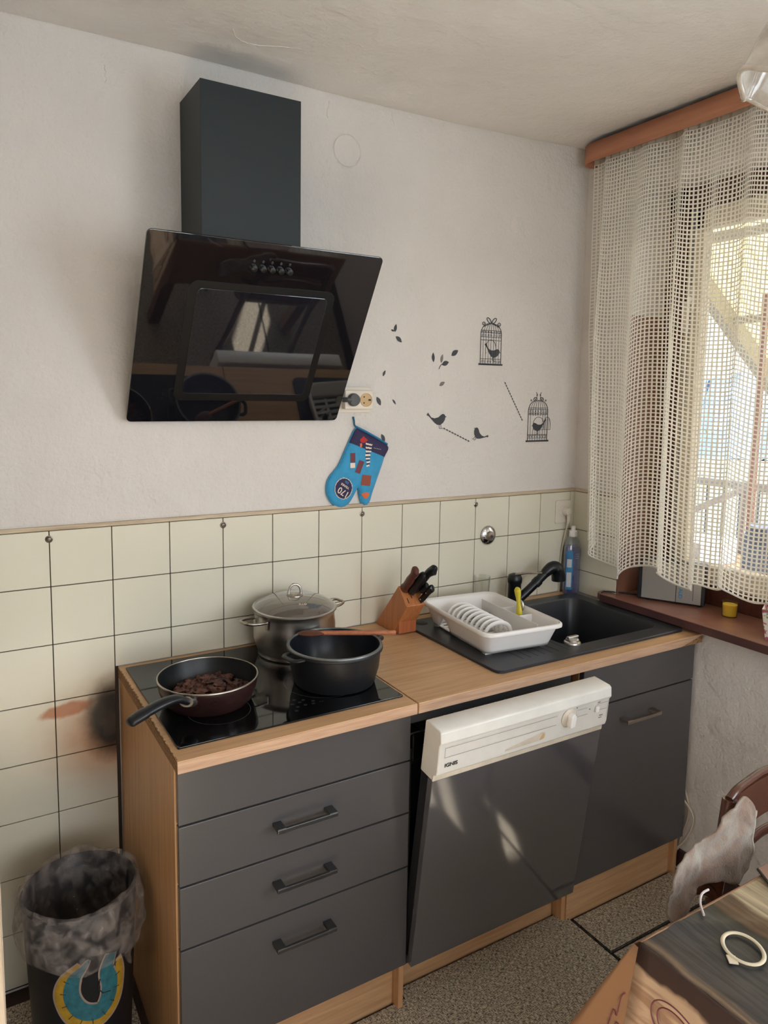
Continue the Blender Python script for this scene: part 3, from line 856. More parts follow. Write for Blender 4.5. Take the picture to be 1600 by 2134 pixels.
for k in range(5):
    c = -.046+.0245*k
    tmp = MB().lathe([(0, .010), (.0062, .010), (.0080, .0088), (.0084, .001), (.0084, 0), (0, 0)], (c, .463, 0), 20)
    MB().add([tuple(fr @ Vector(v)) for v in tmp.v], tmp.f).build('button', 'black_pl', hd, smooth=40)
ic = MB()
for k in range(5):
    c = -.048+.0245*k
    r2 = MB(); ring(r2, c, .481, .0032, .0007, .0004, 12); r2.box(c-.0006, c+.0006, .479, .485, .0002, .0004)
    ic.add([tuple(fr @ Vector(v)) for v in r2.v], r2.f)
ic.build('button_icons', 'hob_print', gp)

# ------------------------------------------------------------------ dishwasher
dw = thing('dishwasher', 'built-under dishwasher with ivory control panel, its grey door ajar', 'dishwasher', (.9, -.3, -.008))
df = frame((.598, -.602, .141), (1, 0, 0), (0, -.13264, .99116))
W = .586
MB().box(0, W, 0, .5525, -.019, 0, df).build('door', 'front_dw', dw, bev=.0015)
MB().box(.004, W-.004, .01, .66, -.055, -.0195, df).build('door_body', 'black_gap', dw, bev=.004)
cp = MB()
prof = [(.5535, -.052), (.5535, -.004), (.566, -.004), (.567, .004), (.574, .006), (.575, .012), (.588, .0145), (.655, .0125), (.6645, .018), (.690, .013), (.6945, .006), (.6925, -.048), (.690, -.052)]
tmp = MB().prism(prof, .0005, W-.001, 'yz')
cp.add([tuple(df @ Vector(v)) for v in tmp.v], tmp.f)
pan = cp.build('control_panel', 'white_dw', dw, bev=.0025, smooth=35)
MB().box(.0, W, .5528, .569, -.003, .0015, df).build('lower_strip', 'white_dw_old', dw, bev=.0008)
# recessed grip
gr = MB().prism([(.212, .588), (.342, .590), (.350, .596), (.348, .610), (.340, .612), (.215, .594)], .0118, .0152, 'xy', df)
gr.build('grip_recess', 'white_dw_old', dw, bev=.0005)
MB().prism([(.330, .5925), (.345, .5935), (.3465, .606), (.339, .609)], .0151, .0156, 'xy', df).build('grip_shadow_lip', 'beige_pl', dw)
def lines(segs, w, z, parent, name, m):
    b = MB()
    for (x0, y0, x1, y1) in segs:
        d = Vector((x1-x0, y1-y0)); n = Vector((-d.y, d.x)).normalized()*w/2
        b.add([tuple(df @ Vector(q)) for q in ((x0+n.x, y0+n.y, z), (x1+n.x, y1+n.y, z), (x1-n.x, y1-n.y, z), (x0-n.x, y0-n.y, z))], [(0, 1, 2, 3)])
    return b.build(name, m, parent)
zp = .0152
lines([(.018, .648, .385, .648), (.018, .622, .385, .622), (.018, .622, .018, .648), (.46, .648, .495, .648), (.46, .628, .50, .628), (.535, .650, .575, .650), (.535, .630, .575, .630), (.578, .60, .578, .652)], .0008, zp, pan, 'panel_lines', 'print_grey')
text('logo', 'IGNIS', .0140, df @ Matrix.Translation((.040, .600, zp+.0002)), 'print_dark', pan, bold=.0002, sx=1.15)
for (s, x, y, z2) in (('I', .428, .661, .0045), ('III', .455, .657, .0045), ('0', .456, .634, .004), ('on/off', .540, .655, .0038), ('GSI 35', .556, .612, .0045), ('electronic', .553, .606, .003)):
    text('panel_print', s, z2, df @ Matrix.Translation((x, y, zp+.0003)), 'print_grey', pan)
dl = MB(); tmp = MB().lathe([(0, .003), (.0235, .003), (.026, .001), (.0265, 0)], (.430, .632, zp-.001), 36)
dl.add([tuple(df @ Vector(v)) for v in tmp.v], tmp.f)
kn = dl.build('dial', 'white_dw_old', dw, smooth=40)
kp = [(-.0085, -.021), (.0085, -.021), (.010, .012), (0, .022), (-.010, .012)]
MB().prism([(.430+u, .632+v) for u, v in kp], zp+.001, zp+.019, 'xy', df).build('dial_grip', 'white_pl', kn, bev=.003)
MB().prism(rrect(.528, .539, .628, .646, .002, 3), zp, zp+.006, 'xy', df).build('power_switch', 'white_pl', dw, bev=.001)
MB().prism(rrect(.5045, .5075, .640, .643, .001, 2), zp, zp+.0008, 'xy', df).build('indicator_lamp', 'print_dark', dw)
# tub, hinges, rack
tb = MB().box(.606, .612, -.545, -.03, .10, .822).box(1.188, 1.194, -.545, -.03, .10, .822).box(.606, 1.194, -.545, -.03, .815, .822).box(.606, 1.194, -.04, -.03, .10, .822).box(.606, 1.194, -.545, -.03, .10, .14)
tb.build('tub', 'black_gap', dw)
MB().box(.612, 1.188, -.552, -.545, .78, .818).build('tub_rim', 'grey_pl', dw, bev=.002)
wr_ = MB()
for k in range(14): wr_.tube([(.64+.04*k, -.53, .74), (.64+.04*k, -.53, .66), (.64+.04*k, -.08, .66)], .002, 6)
for z in (.74, .66): wr_.tube([(.63, -.53, z), (1.17, -.53, z)], .0025, 6)
wr_.build('upper_basket', 'steel_dirty', dw, smooth=60)
for x in (.6085, 1.1915):
    MB().box(x-.0025, x+.0025, -.60, -.545, .20, .23).box(x-.0025, x+.0025, -.565, -.545, .20, .72).build('hinge', 'gun', dw)
MB().box(.6035, 1.2005, -.503, -.487, -.008, .098).build('plinth', 'oak', dw, bev=.0008)

# ------------------------------------------------------------------ sink
sk = thing('sink', 'black composite inset sink with drainer and deep right-hand bowl', 'sink', (1.3, -.31, .8603))
bo = rrect(1.222, 1.652, -.503, -.112, .045, 5)    # bowl opening
outer = rrect(.900, 1.700, -.560, -.064, .022, 5)
n = len(bo)
zt = .8685
pl = MB()
vs = []
for ringp, z in ((outer, .8605), (outer, zt-.0015), ([(x*(1-.0035)+1.3*.0035, y*(1-.006)-.31*.006) for x, y in outer], zt), (bo, zt), ([(1.437+(x-1.437)*.985, -.3075+(y+.3075)*.985) for x, y in bo], zt-.006),
                 ([(1.437+(x-1.437)*.93, -.3075+(y+.3075)*.93) for x, y in bo], .70), ([(1.437+(x-1.437)*.84, -.3075+(y+.3075)*.84) for x, y in bo], .69)):
    vs += [(x, y, z) for x, y in ringp]
fs = []
for lv in range(6):
    for k in range(n):
        l = (k+1) % n; fs.append((lv*n+k, lv*n+l, (lv+1)*n+l, (lv+1)*n+k))
fs.append(tuple(6*n+k for k in range(n)))
pl.add(vs, fs)
pl.build('basin', 'sink', sk, smooth=30)
gro = MB()
for k in range(6):
    x = 1.03+.028*k
    gro.tube([(x, -.515, zt), (x-.004, -.17, zt)], .0016, 6)
gro.tube([(1.205, -.545, zt-.0004), (1.205, -.36, zt-.0004), (1.222, -.36, zt-.0004)], .0012, 6)
gro.build('drainer_ribs', 'sink', sk, smooth=60)
dr_ = MB().lathe([(0, .004), (.03, .004), (.034, 0), (.036, 0)], (1.437, -.3075, .6905), 28); dr_.build('drain', 'chrome', sk, smooth=40)
kb = MB().lathe([(0, .016), (.017, .016), (.020, .013), (.0205, .008), (.025, .005), (.026, .001), (.026, 0)], (1.258, -.485, zt), 32)
kb.build('pop_up_knob', 'steel', sk, smooth=35)
MB().box(1.236, 1.279, -.492, -.480, zt+.015, zt+.024).build('knob_grip', 'steel', sk, bev=.003)
hl = MB().lathe([(0, .0012), (.020, .0012), (.022, 0)], (.955, -.105, zt), 24); hl.build('tap_hole_cover', 'black_gap', sk, smooth=40)
o = MB().lathe([(0, 0), (.05, 0), (.055, .01), (.05, .022), (0, .026)], (1.262, -.445, .692), 14, 1.1, .8, fn=lambda r, z, a: (r*(1+.15*sin(3*a)), z)).build('sponge', 'sponge', smooth=60)
tag(o, 'grey-green scouring sponge lying in the near corner of the sink bowl', 'sponge')

# tap
tp_ = thing('kitchen_tap', 'black single-lever pull-out tap behind the dish rack', 'tap', (1.375, -.088, zt))
MB().lathe([(.030, 0), (.030, .006), (.0245, .010), (.0235, .080), (.026, .084), (.027, .100), (.0215, .113), (.010, .118), (0, .119)], (1.375, -.088, zt), 32).build('body', 'black_tap', tp_, smooth=40)
lv = smoothpath([(1.372, -.095, .984), (1.392, -.120, .992), (1.410, -.145, .996), (1.428, -.172, 1.000)], 4)
MB().tube(lv, [.010]*4+[.008]*4+[.006]*5, 10, flat=(1, .45)).build('lever', 'steel_dirty', tp_, smooth=60)
sp = smoothpath([(1.385, -.100, .890), (1.43, -.112, .930), (1.475, -.122, .970), (1.502, -.128, .993)], 5)
MB().tube(sp, [.016]*len(sp), 16).build('spout', 'black_tap', tp_, smooth=60)
hp = smoothpath([(1.485, -.124, .980), (1.508, -.130, .999), (1.528, -.133, .999), (1.541, -.136, .980), (1.545, -.137, .952)], 6)
MB().tube(hp, [.017+.009*min(1, k/12) for k in range(len(hp))], 18).build('spray_head', 'black_tap', tp_, smooth=60)
cl = MB().tube([(1.448, -.116, .945), (1.462, -.1195, .958)], .0185, 16); cl.build('collar', 'black_pl', tp_, smooth=40)
ZH = .8646           # hob surface
# ------------------------------------------------------------------ frying pan
px, py = .146, -.348
fp = thing('frying_pan', 'dark frying pan with curved black handle, fried meat inside', 'frying pan', (px, py, ZH))
ri, ro, ph = .1195, .1236, .064
MB().lathe([(0, .003), (.088, .003), (.098, .006), (ri-.004, .040), (ri, ph), (ri+.001, ph)], (px, py, ZH), 64).build('inside', 'pan_in', fp, smooth=40)
MB().lathe([(ro-.001, ph), (ro-.0005, ph-.004), (ro-.006, .034), (.106, .006), (.100, .0005), (0, .0005)], (px, py, ZH), 64).build('outside', 'pan_out', fp, smooth=40)
MB().lathe([(ri, ph-.0008), (ri+.0005, ph+.0012), (ro-.0005, ph+.0012), (ro, ph-.001)], (px, py, ZH), 64, closed=True).build('rim', 'steel_dirty', fp, smooth=60)
ha = Vector((-.62, -.78, 0)).normalized()
hx, hy = px+ha.x*.118, py+ha.y*.118
MB().tube([(hx, hy, .912), (hx+ha.x*.020, hy+ha.y*.020, .918)], [.017, .014], 14, flat=(1.2, .8)).build('ferrule', 'steel', fp, smooth=50)
hpts = smoothpath([(hx+ha.x*.016, hy+ha.y*.016, .917), (hx-.035, hy-.022, .933), (hx-.072, hy-.034, .934), (hx-.115, hy-.048, .926), (hx-.150, hy-.060, .917)], 6)
k_ = len(hpts)
hr = [.0105+.0035*sin(pi*i/(k_-1)*.9)+(.002 if i > k_*.7 else 0) for i in range(k_)]; hr[-1] = .009
MB().tube(hpts, hr, 16, flat=(1.15, .75)).build('handle', 'black_pl', fp, smooth=60)
e0 = hpts[-5]
hole = MB().lathe([(0, .0004), (.0052, .0004), (.0052, 0)], (0, 0, 0), 16, 1.5, .8)
hm = Matrix.Translation((e0.x, e0.y, e0.z+.0099)) @ Matrix.Rotation(radians(17), 4, 'Z')
MB().add([tuple(hm @ Vector(v)) for v in hole.v], hole.f).build('hanging_hole', 'hood_groove', fp)
# meat: scores of torn pieces
mt = MB()
rnd = random.Random(3)
for i in range(210):
    r = .094*math.sqrt(rnd.random()); a = rnd.random()*2*pi
    cx, cy = px+.012+r*cos(a)*.95, py+.0+r*sin(a)*.95
    hgt = .012+.026*(1-(r/.1)**2)*rnd.random()+.006
    s = rnd.uniform(.0045, .0115)
    bm = bmesh.new(); bmesh.ops.create_icosphere(bm, subdivisions=2, radius=s)
    off = rnd.random()*50
    for v in bm.verts:
        d = 1+1.2*noise.noise(v.co*190+Vector((off, 0, 0)))
        v.co = Vector((v.co.x*d*1.35, v.co.y*d, v.co.z*d*.8))
    rot = Matrix.Rotation(rnd.random()*6.3, 4, 'Z') @ Matrix.Rotation(rnd.uniform(-.8, .8), 4, 'X')
    base = len(mt.v)
    mt.add([tuple(rot @ v.co + Vector((cx, cy, ZH+hgt))) for v in bm.verts], [tuple(v.index for v in f_.verts) for f_ in bm.faces])
    bm.free()
o = mt.build('fried_meat', 'meat', smooth=50)
tag(o, 'heap of dark browned chopped meat inside the frying pan', 'meat', kind='stuff')

# ------------------------------------------------------------------ black cast pot
cx, cy = .4795, -.3875
cpn = thing('casserole_pot', 'black cast aluminium pot without lid, right of the frying pan', 'pot', (cx, cy, ZH))
H = .1025
MB().lathe([(0, .0005), (.100, .0005), (.106, .003), (.109, .012), (.118, .045), (.122, H-.014), (.1225, H-.012), (.128, H-.009), (.128, H-.003), (.1265, H)], (cx, cy, ZH), 64).build('body', 'cast', cpn, smooth=35)
MB().lathe([(0, .006), (.098, .006), (.108, .015), (.116, H-.02), (.119, H-.001), (.1265, H)], (cx, cy, ZH), 64).build('inside', 'cast_in', cpn, smooth=45)
MB().lathe([(.119, H-.0004), (.1195, H+.0012), (.1265, H+.0012), (.1275, H-.0015)], (cx, cy, ZH), 64, closed=True).build('rim', 'cast_rim', cpn, smooth=50)
def loop_handle(parent, ang, r0, out, w, z, m, rad, flat, drop=0):
    u = Vector((cos(ang), sin(ang), 0)); t = Vector((-sin(ang), cos(ang), 0))
    c = Vector((parent.location.x, parent.location.y, z))
    pts = smoothpath([c+u*r0-t*w, c+u*(r0+out*.55)-t*w*.98+Vector((0, 0, drop*.5)), c+u*(r0+out*.95)-t*w*.6+Vector((0, 0, drop)), c+u*(r0+out)+Vector((0, 0, drop)), c+u*(r0+out*.95)+t*w*.6+Vector((0, 0, drop)), c+u*(r0+out*.55)+t*w*.98+Vector((0, 0, drop*.5)), c+u*r0+t*w], 5)
    return MB().tube(pts, rad, 10, flat=flat).build('handle', m, parent, smooth=60)
for s in (0, pi): loop_handle(cpn, radians(10)+s, .122, .026, .030, ZH+H-.010, 'cast', .0075, (1, .6))

# wooden spoon across the pot
ws = thing('wooden_spoon', 'wooden cooking spoon with stained bowl lying across the black pot', 'spoon', (.48, -.36, ZH+H))
zr = ZH+H+.0085
a_ = Vector((.425, -.305, zr+.002)); b_ = Vector((.652, -.418, zr+.002))
d_ = (b_-a_).normalized()
MB().tube([a_+d_*.045, a_+d_*.07, a_+d_*.16, b_-d_*.003, b_], [.0058, .0062, .0068, .0066, .0045], 14).build('handle', 'spoon', ws, smooth=60)
bw = MB(); tm = MB().lathe([(0, .006), (.6, .0052), (.88, .002), (1, 0), (.9, -.003), (.5, -.0052), (0, -.006)], (0, 0, 0), 28)
mm = frame(a_+d_*.022, d_, Vector((0, 0, 1)).cross(d_))
bw.add([tuple(mm @ Vector((v[0]*.038, v[1]*.021, v[2]*1.1))) for v in tm.v], tm.f)
bw.build('spoon_bowl', 'spoon_dark', ws, smooth=60)

# ------------------------------------------------------------------ steel pot with glass lid
sx_, sy_ = .478, -.1345
sp_ = thing('stock_pot', 'brushed steel pot with glass lid behind the black pot', 'pot', (sx_, sy_, ZH))
H2 = .134
MB().lathe([(0, .0005), (.106, .0005), (.108, .004), (.107, .012), (.112, .022), (.120, .050), (.121, .090), (.1175, .118), (.120, H2-.006), (.1255, H2), (.1255, H2+.0015), (.119, H2-.001), (.116, H2-.02)], (sx_, sy_, ZH), 64).build('body', 'steel', sp_, smooth=35)
MB().lathe([(0, .006), (.10, .006), (.114, .05), (.116, H2-.02)], (sx_, sy_, ZH), 48).build('inside', 'steel_dirty', sp_, smooth=45)
for s in (0, pi):
    hh = loop_handle(sp_, radians(12)+s, .118, .058, .032, ZH+H2-.017, 'steel_dirty', .0042, (1, 1), .004)
    u = Vector((cos(radians(12)+s), sin(radians(12)+s), 0)); t = Vector((-u.y, u.x, 0)); c = Vector((sx_, sy_, ZH+H2-.026))+u*.1195
    for q in (-.030, .030):
        mm = frame(c+t*q, t, (0, 0, 1)); MB().box(-.006, .006, -.012, .012, -.002, .0015, mm).build('handle_bracket', 'steel_dirty', hh, bev=.001)
lid = thing('pot_lid', 'domed smoky glass lid with steel loop knob on the steel pot', 'lid', (sx_, sy_, ZH+H2))
tl = Matrix.Translation((sx_, sy_, ZH+H2+.0015)) @ Matrix.Rotation(radians(1.5), 4, 'X')
def tadd(prof, seg=64, closed=False):
    t = MB().lathe(prof, (0, 0, 0), seg, closed=closed)
    return MB().add([tuple(tl @ Vector(v)) for v in t.v], t.f)
tadd([(.1195, .003), (.112, .010), (.095, .0195), (.070, .028), (.040, .0335), (0, .0355)]).build('glass_dome', 'lid_glass', lid, smooth=80)
tadd([(.1185, .0), (.1225, .0), (.1235, .003), (.1205, .0055), (.117, .0045)], closed=True).build('rim', 'steel', lid, smooth=60)
tadd([(0, .0395), (.020, .0385), (.024, .0365), (.0245, .0345), (0, .0345)], 28).build('knob_plate', 'steel_dirty', lid, smooth=40)
arc = [tl @ Vector((.0175*cos(t)*cos(.0), .0175*cos(t)*sin(-.45), .040+.028*sin(t)**.8)) for t in [pi*k/14 for k in range(15)]]
arc = [tl @ Vector((.018*cos(t), -.004*cos(t), .037+.030*math.pow(max(0, sin(t)), .75))) for t in [pi*k/16 for k in range(17)]]
MB().tube(arc, .0040, 12).build('knob', 'steel', lid, smooth=60)
text('lid_print', '3LLO', .010, tl @ Matrix.Translation((-.008, -.072, .0283)) @ Matrix.Rotation(radians(-25), 4, 'Z') @ Matrix.Rotation(radians(19), 4, 'X'), 'p_cream', lid)

# ------------------------------------------------------------------ knife block and knives
kbk = thing('knife_block', 'slanted reddish wood knife block standing against the tiles', 'knife block', (.865, -.1, .8603))
z0 = .8605
A, A2, B_, Q_ = (-.012, z0), (-.124, z0), (-.148, 1.021), (-.200, .966)
MB().prism([A, A2, Q_, B_], .832, .902, 'yz').build('slanted_body', 'kblock', kbk, bev=.0025)
MB().prism([(-.128, z0+.004), (-.154, z0+.004), (-.154, .9165)], .834, .900, 'yz').build('foot', 'kblock2', kbk, bev=.001)
tdir = Vector((0, Q_[0]-B_[0], Q_[1]-B_[1])).normalized(); ndir = Vector((0, tdir.z, -tdir.y))
if ndir.z < 0: ndir = -ndir
fr = frame((.867, (B_[0]+Q_[0])/2, (B_[1]+Q_[1])/2), (1, 0, 0), tuple(-tdir))   # x: width, y: up the slope face, z: outward
sl_ = MB()
for x, y in ((-.022, .022), (.010, .020), (-.004, -.002), (.022, .0), (-.022, -.018), (.020, -.024)):
    sl_.box(x-.0012, x+.0012, y-.009, y+.009, .0001, .0006, fr)
sl_.build('slots', 'hood_groove', kbk)
def knife(name, label, x, y, pts, rads, m, flat=(.8, 1.25), rivets=0, rivm='steel'):
    o = thing(name, label, 'knife', tuple(fr @ Vector((x, y, 0))), 'knives standing in the wooden block')
    P = [fr @ Vector((x+p[0], y+p[1], p[2])) for p in pts]
    sm = smoothpath(P, 5); n_ = len(sm); R_ = []
    for i in range(n_):
        t = i/(n_-1)*(len(rads)-1); k = min(int(t), len(rads)-2); R_.append(rads[k]+(rads[k+1]-rads[k])*(t-k))
    h_ = MB().tube(sm, R_, 14, flat=flat).build('handle', m, o, smooth=60)
    MB().box(x-.0010, x+.0010, y-.010, y+.010, -.03, pts[0][2]+.004, fr).build('blade', 'steel', o)
    for k in range(rivets):
        q = sm[int((k+.6)*n_/(rivets+.2))]
        rv = MB().lathe([(0, .001), (.0022, .0007), (.0026, 0)], (0, 0, 0), 12)
        mm = frame(q+Vector((-.0068, 0, 0)), (0, 1, 0), (0, 0, 1)); mm2 = frame(q+Vector((-.0079, -.002, 0)), (0, 0, 1), (0, 1, 0))
        MB().add([tuple(mm2 @ Vector(v)) for v in rv.v], rv.f).build('rivet', rivm, h_)
    return o
knife('kitchen_knife', 'carved dark wood handled knife, leftmost in the knife block', -.020, .024, [(0, 0, .004), (0, .001, .02), (-.001, .002, .05), (0, .006, .075), (.001, .010, .095), (.002, .010, .105)], [.014, .0115, .013, .010, .0135, .008], 'knife_wood')
knife('kitchen_knife', 'black handled knife with rounded end, tallest in the knife block', .014, .014, [(0, 0, .008), (.001, .0, .03), (.003, .001, .07), (.006, .004, .10), (.009, -.002, .128), (.010, -.008, .134)], [.011, .013, .0105, .011, .0135, .008], 'black_pl')
knife('kitchen_knife', 'black handled knife between the carved and the tallest knife', -.004, .008, [(0, 0, .008), (0, .001, .03), (.001, .003, .06), (.003, .006, .09), (.004, .008, .105)], [.012, .0135, .0125, .012, .007], 'black_pl')
knife('paring_knife', 'small riveted black knife at the right front of the knife block', .022, -.024, [(0, 0, .002), (.001, 0, .02), (.002, .001, .05), (.003, .0, .078), (.003, -.001, .083)], [.0075, .0085, .0085, .0100, .006], 'black_pl', rivets=3)
knife('kitchen_knife', 'short black handle sticking out beneath the tallest knife', .018, -.003, [(0, 0, .030), (.002, -.001, .045), (.004, -.002, .062), (.004, -.003, .068)], [.0095, .0105, .010, .006], 'black_pl')

# ------------------------------------------------------------------ dish rack
rk = thing('dish_rack', 'white plastic dish rack with plate slots on the black drainer', 'dish rack', (1.075, -.31, zt))
ang = radians(-5.5)
RM = Matrix.Translation((1.078, -.302, zt)) @ Matrix.Rotation(ang, 4, 'Z')
def rp(u, v, z): return tuple(RM @ Vector((u, v, z)))
hw, hl_ = .142, .196       # rim half sizes
bw_, bl_ = .116, .160
NP = 72
def perim(hw, hl, r):
    """evenly spaced points round a rounded rectangle, start front-left, going right"""
    q = rrect(-hw, hw, -hl, hl, r, 8); q = q + [q[0]]
    L = [0]
    for i in range(len(q)-1): L.append(L[-1]+math.dist(q[i], q[i+1]))
    out = []; j = 0
    for k in range(NP):
        s = L[-1]*k/NP
        while L[j+1] < s: j += 1
        t = (s-L[j])/(L[j+1]-L[j]); out.append((q[j][0]+(q[j+1][0]-q[j][0])*t, q[j][1]+(q[j+1][1]-q[j][1])*t))
    return out
top = perim(hw, hl_, .035); bot = perim(bw_, bl_, .022)
HR = .078
shell = MB(); vs = []; lv = 6
for i in range(lv+1):
    t = i/lv
    for k in range(NP):
        x = bot[k][0]+(top[k][0]*.965-bot[k][0])*t; y = bot[k][1]+(top[k][1]*.975-bot[k][1])*t
        z = .006+(HR-.006)*t
        # drain notch in the left side wall, near the back
        dy = y-.075
        if x < -.08 and abs(dy) < .034 and t < .99:
            lift = (1-abs(dy)/.034); z = max(z, .006+lift*.058); x += .012*lift*(1-t)
        vs.append(rp(x, y, z))
fs = [(i*NP+k, i*NP+(k+1) % NP, (i+1)*NP+(k+1) % NP, (i+1)*NP+k) for i in range(lv) for k in range(NP)]
shell.add(vs, fs); shell.build('basket', 'white_pl', rk, smooth=50, solid=.0022)
rim = MB(); vs = []
for (sx1, z) in ((.965, HR-.006), (.985, HR+.001), (1.0, HR+.001), (1.018, HR-.002), (1.024, HR-.010), (1.018, HR-.011), (1.0, HR-.003)):
    for k in range(NP): vs.append(rp(top[k][0]*sx1, top[k][1]*(1+(sx1-1)*.72), z))
rim.add(vs, [(i*NP+k, i*NP+(k+1) % NP, (i+1)*NP+(k+1) % NP, (i+1)*NP+k) for i in range(6) for k in range(NP)])
rim.build('rim', 'white_pl', rk, smooth=50)
# slatted floor
fl = MB()
for k in range(12):
    y = -.148+.0265*k
    for (ua, ub) in ((-.108, .108),):
        v8 = [rp(ua, y, .006), rp(ub, y, .006), rp(ub, y+.012, .006), rp(ua, y+.012, .006), rp(ua, y, .010), rp(ub, y, .010), rp(ub, y+.012, .010), rp(ua, y+.012, .010)]
        fl.add(v8, [(0, 3, 2, 1), (4, 5, 6, 7), (0, 1, 5, 4), (1, 2, 6, 5), (2, 3, 7, 6), (3, 0, 4, 7)])
for u in (-.112, -.04, .04, .100):
    v8 = [rp(u, -.152, .0055), rp(u+.012, -.152, .0055), rp(u+.012, .156, .0055), rp(u, .156, .0055), rp(u, -.152, .0085), rp(u+.012, -.152, .0085), rp(u+.012, .156, .0085), rp(u, .156, .0085)]
    fl.add(v8, [(0, 3, 2, 1), (4, 5, 6, 7), (0, 1, 5, 4), (1, 2, 6, 5), (2, 3, 7, 6), (3, 0, 4, 7)])
fl.build('slatted_floor', 'white_pl', rk)
ft = MB()
for u in (-.1, .1):
    for v in (-.14, .14):
        q = [rp(u-.012, v-.008, .0003), rp(u+.012, v-.008, .0003), rp(u+.012, v+.008, .0003), rp(u-.012, v+.008, .0003)]
        ft = MB().add(q+[(p[0], p[1], p[2]+.006) for p in q], [(0, 3, 2, 1), (4, 5, 6, 7), (0, 1, 5, 4), (1, 2, 6, 5), (2, 3, 7, 6), (3, 0, 4, 7)])
        ft.build('foot', 'white_pl', rk)
# nine arched plate dividers, running across the rack
for k in range(9):
    v0 = -.092+.0262*k
    arc = []
    for i in range(13):
        a = pi*i/12
        arc.append(rp(-.045+.035*-cos(a)*1.0, v0+.0, .010+.052*math.pow(max(0, sin(a)), .6)))
    arc = [rp(-.080, v0, .008)]+[rp(-.030-.047*cos(pi*i/12), v0, .020+.050*math.pow(max(0, sin(pi*i/12)), .6)) for i in range(13)]+[rp(.020, v0, .010)]
    MB().tube(arc, .0042, 8, flat=(.8, 1.7)).build('plate_divider', 'white_pl', rk, smooth=60)
# cutlery compartment on the right
cbx = MB()
for (a, b, c, d, z1, z2) in ((.072, .0745, -.150, .150, .008, .070), (.0745, .128, -.052, -.0495, .02, .068), (.0745, .128, .04, .0425, .02, .068)):
    q = [rp(a, c, z1), rp(b, c, z1), rp(b, d, z1), rp(a, d, z1), rp(a, c, z2), rp(b, c, z2), rp(b, d, z2), rp(a, d, z2)]
    cbx.add(q, [(0, 3, 2, 1), (4, 5, 6, 7), (0, 1, 5, 4), (1, 2, 6, 5), (2, 3, 7, 6), (3, 0, 4, 7)])
cbx.build('cutlery_compartment', 'white_pl', rk, bev=.001)
# yellow knife, spoons and the little white lid in the rack
yk = thing('yellow_knife', 'serrated knife with yellow handle standing in the dish rack', 'knife', rp(.098, -.02, .01))
P = [RM @ Vector(v) for v in ((.100, -.022, .046), (.099, -.022, .075), (.096, -.020, .110), (.093, -.018, .140), (.089, -.018, .146))]
smp = smoothpath(P, 5); MB().tube(smp, [.0095+.0025*sin(i*.55) for i in range(len(smp))], 12, flat=(1, .8)).build('handle', 'yellow', yk, smooth=60)
q = frame(RM @ Vector((.101, -.022, .03)), RM.to_3x3() @ Vector((.95, .3, 0)), (0, 0, 1))
MB().prism([(-.010, -.016), (.010, -.016), (.011, .022), (-.009, .022)], -.0007, .0007, 'xy', q).build('blade', 'steel_dirty', yk)
sn = thing('spoon', 'steel spoon leaning behind the yellow knife in the rack', 'spoon', rp(.110, .0, .01))
tm = MB().lathe([(0, .3), (.7, .16), (1, 0)], (0, 0, 0), 20)
mm = frame(RM @ Vector((.116, -.006, .084)), (.45, -.9, 0), (0, .1, 1))
MB().add([tuple(mm @ Vector((v[0]*.013, v[1]*.02, v[2]*.012))) for v in tm.v], tm.f).build('spoon_bowl', 'steel', sn, smooth=60, solid=.001)
MB().tube([RM @ Vector((.112, -.003, .012)), RM @ Vector((.115, -.005, .066))], .0022, 8, flat=(1.6, .6)).build('handle', 'steel', sn)
o = MB().lathe([(0, .008), (.024, .008), (.027, .006), (.028, 0), (.0255, 0), (.0245, .005), (0, .005)], rp(.038, -.128, .0105), 32).build('jar_lid', 'cream_pl', smooth=40)
tag(o, 'small round cream lid lying in the front of the dish rack', 'lid')
# glass and blue lid at the back of the rack
gl = MB().lathe([(0, .002), (.021, .002), (.0225, .004), (.0285, .098), (.0295, .098), (.0245, .0), (0, 0)], (0, 0, 0), 36)
gm = Matrix.Translation((1.268, -.034, .8606))
o = MB().add([tuple(gm @ Vector((v[0], v[1], v[2]*1.18))) for v in gl.v], gl.f).build('tumbler', 'tumbler', smooth=50)
tag(o, 'clear drinking glass standing between the dish rack and the tiles', 'glass')
o = MB().lathe([(0, .001), (.020, .001), (.034, .016), (.036, .016), (.023, 0), (0, 0)], rp(.040, .112, .0105), 30, fn=lambda r, z, a: (r, z*1.6)).build('ladle_bowl', 'steel', smooth=50)
tag(o, 'small steel bowl in the back of the dish rack', 'bowl')

# ------------------------------------------------------------------ washing-up liquid
bt = thing('detergent_bottle', 'blue washing-up liquid bottle in the corner behind the sink', 'bottle', (1.708, -.043, .8606))
sxx, syy = 1.0, .66
def bl(prof, c=(1.708, -.043, .8606), seg=40): return MB().lathe(prof, c, seg, sxx, syy)
bl([(0, .001), (.034, .001), (.037, .005), (.0375, .08), (.0355, .12), (.0365, .168), (.034, .188), (0, .1885)]).build('liquid', 'bottle_blue', bt, smooth=50)
bl([(0, 0), (.0352, 0), (.0382, .004), (.0388, .08), (.0368, .12), (.0378, .168), (.0352, .190), (.029, .208), (.0165, .222), (.0135, .226)]).build('shell', 'bottle_clear', bt, smooth=60)
MB().lathe([(.0135, .224), (.0155, .226), (.0155, .246), (.012, .249), (.008, .250), (.0085, .262), (.007, .266), (0, .267)], (1.708, -.043, .8606), 24).build('cap', 'white_pl', bt, smooth=40)
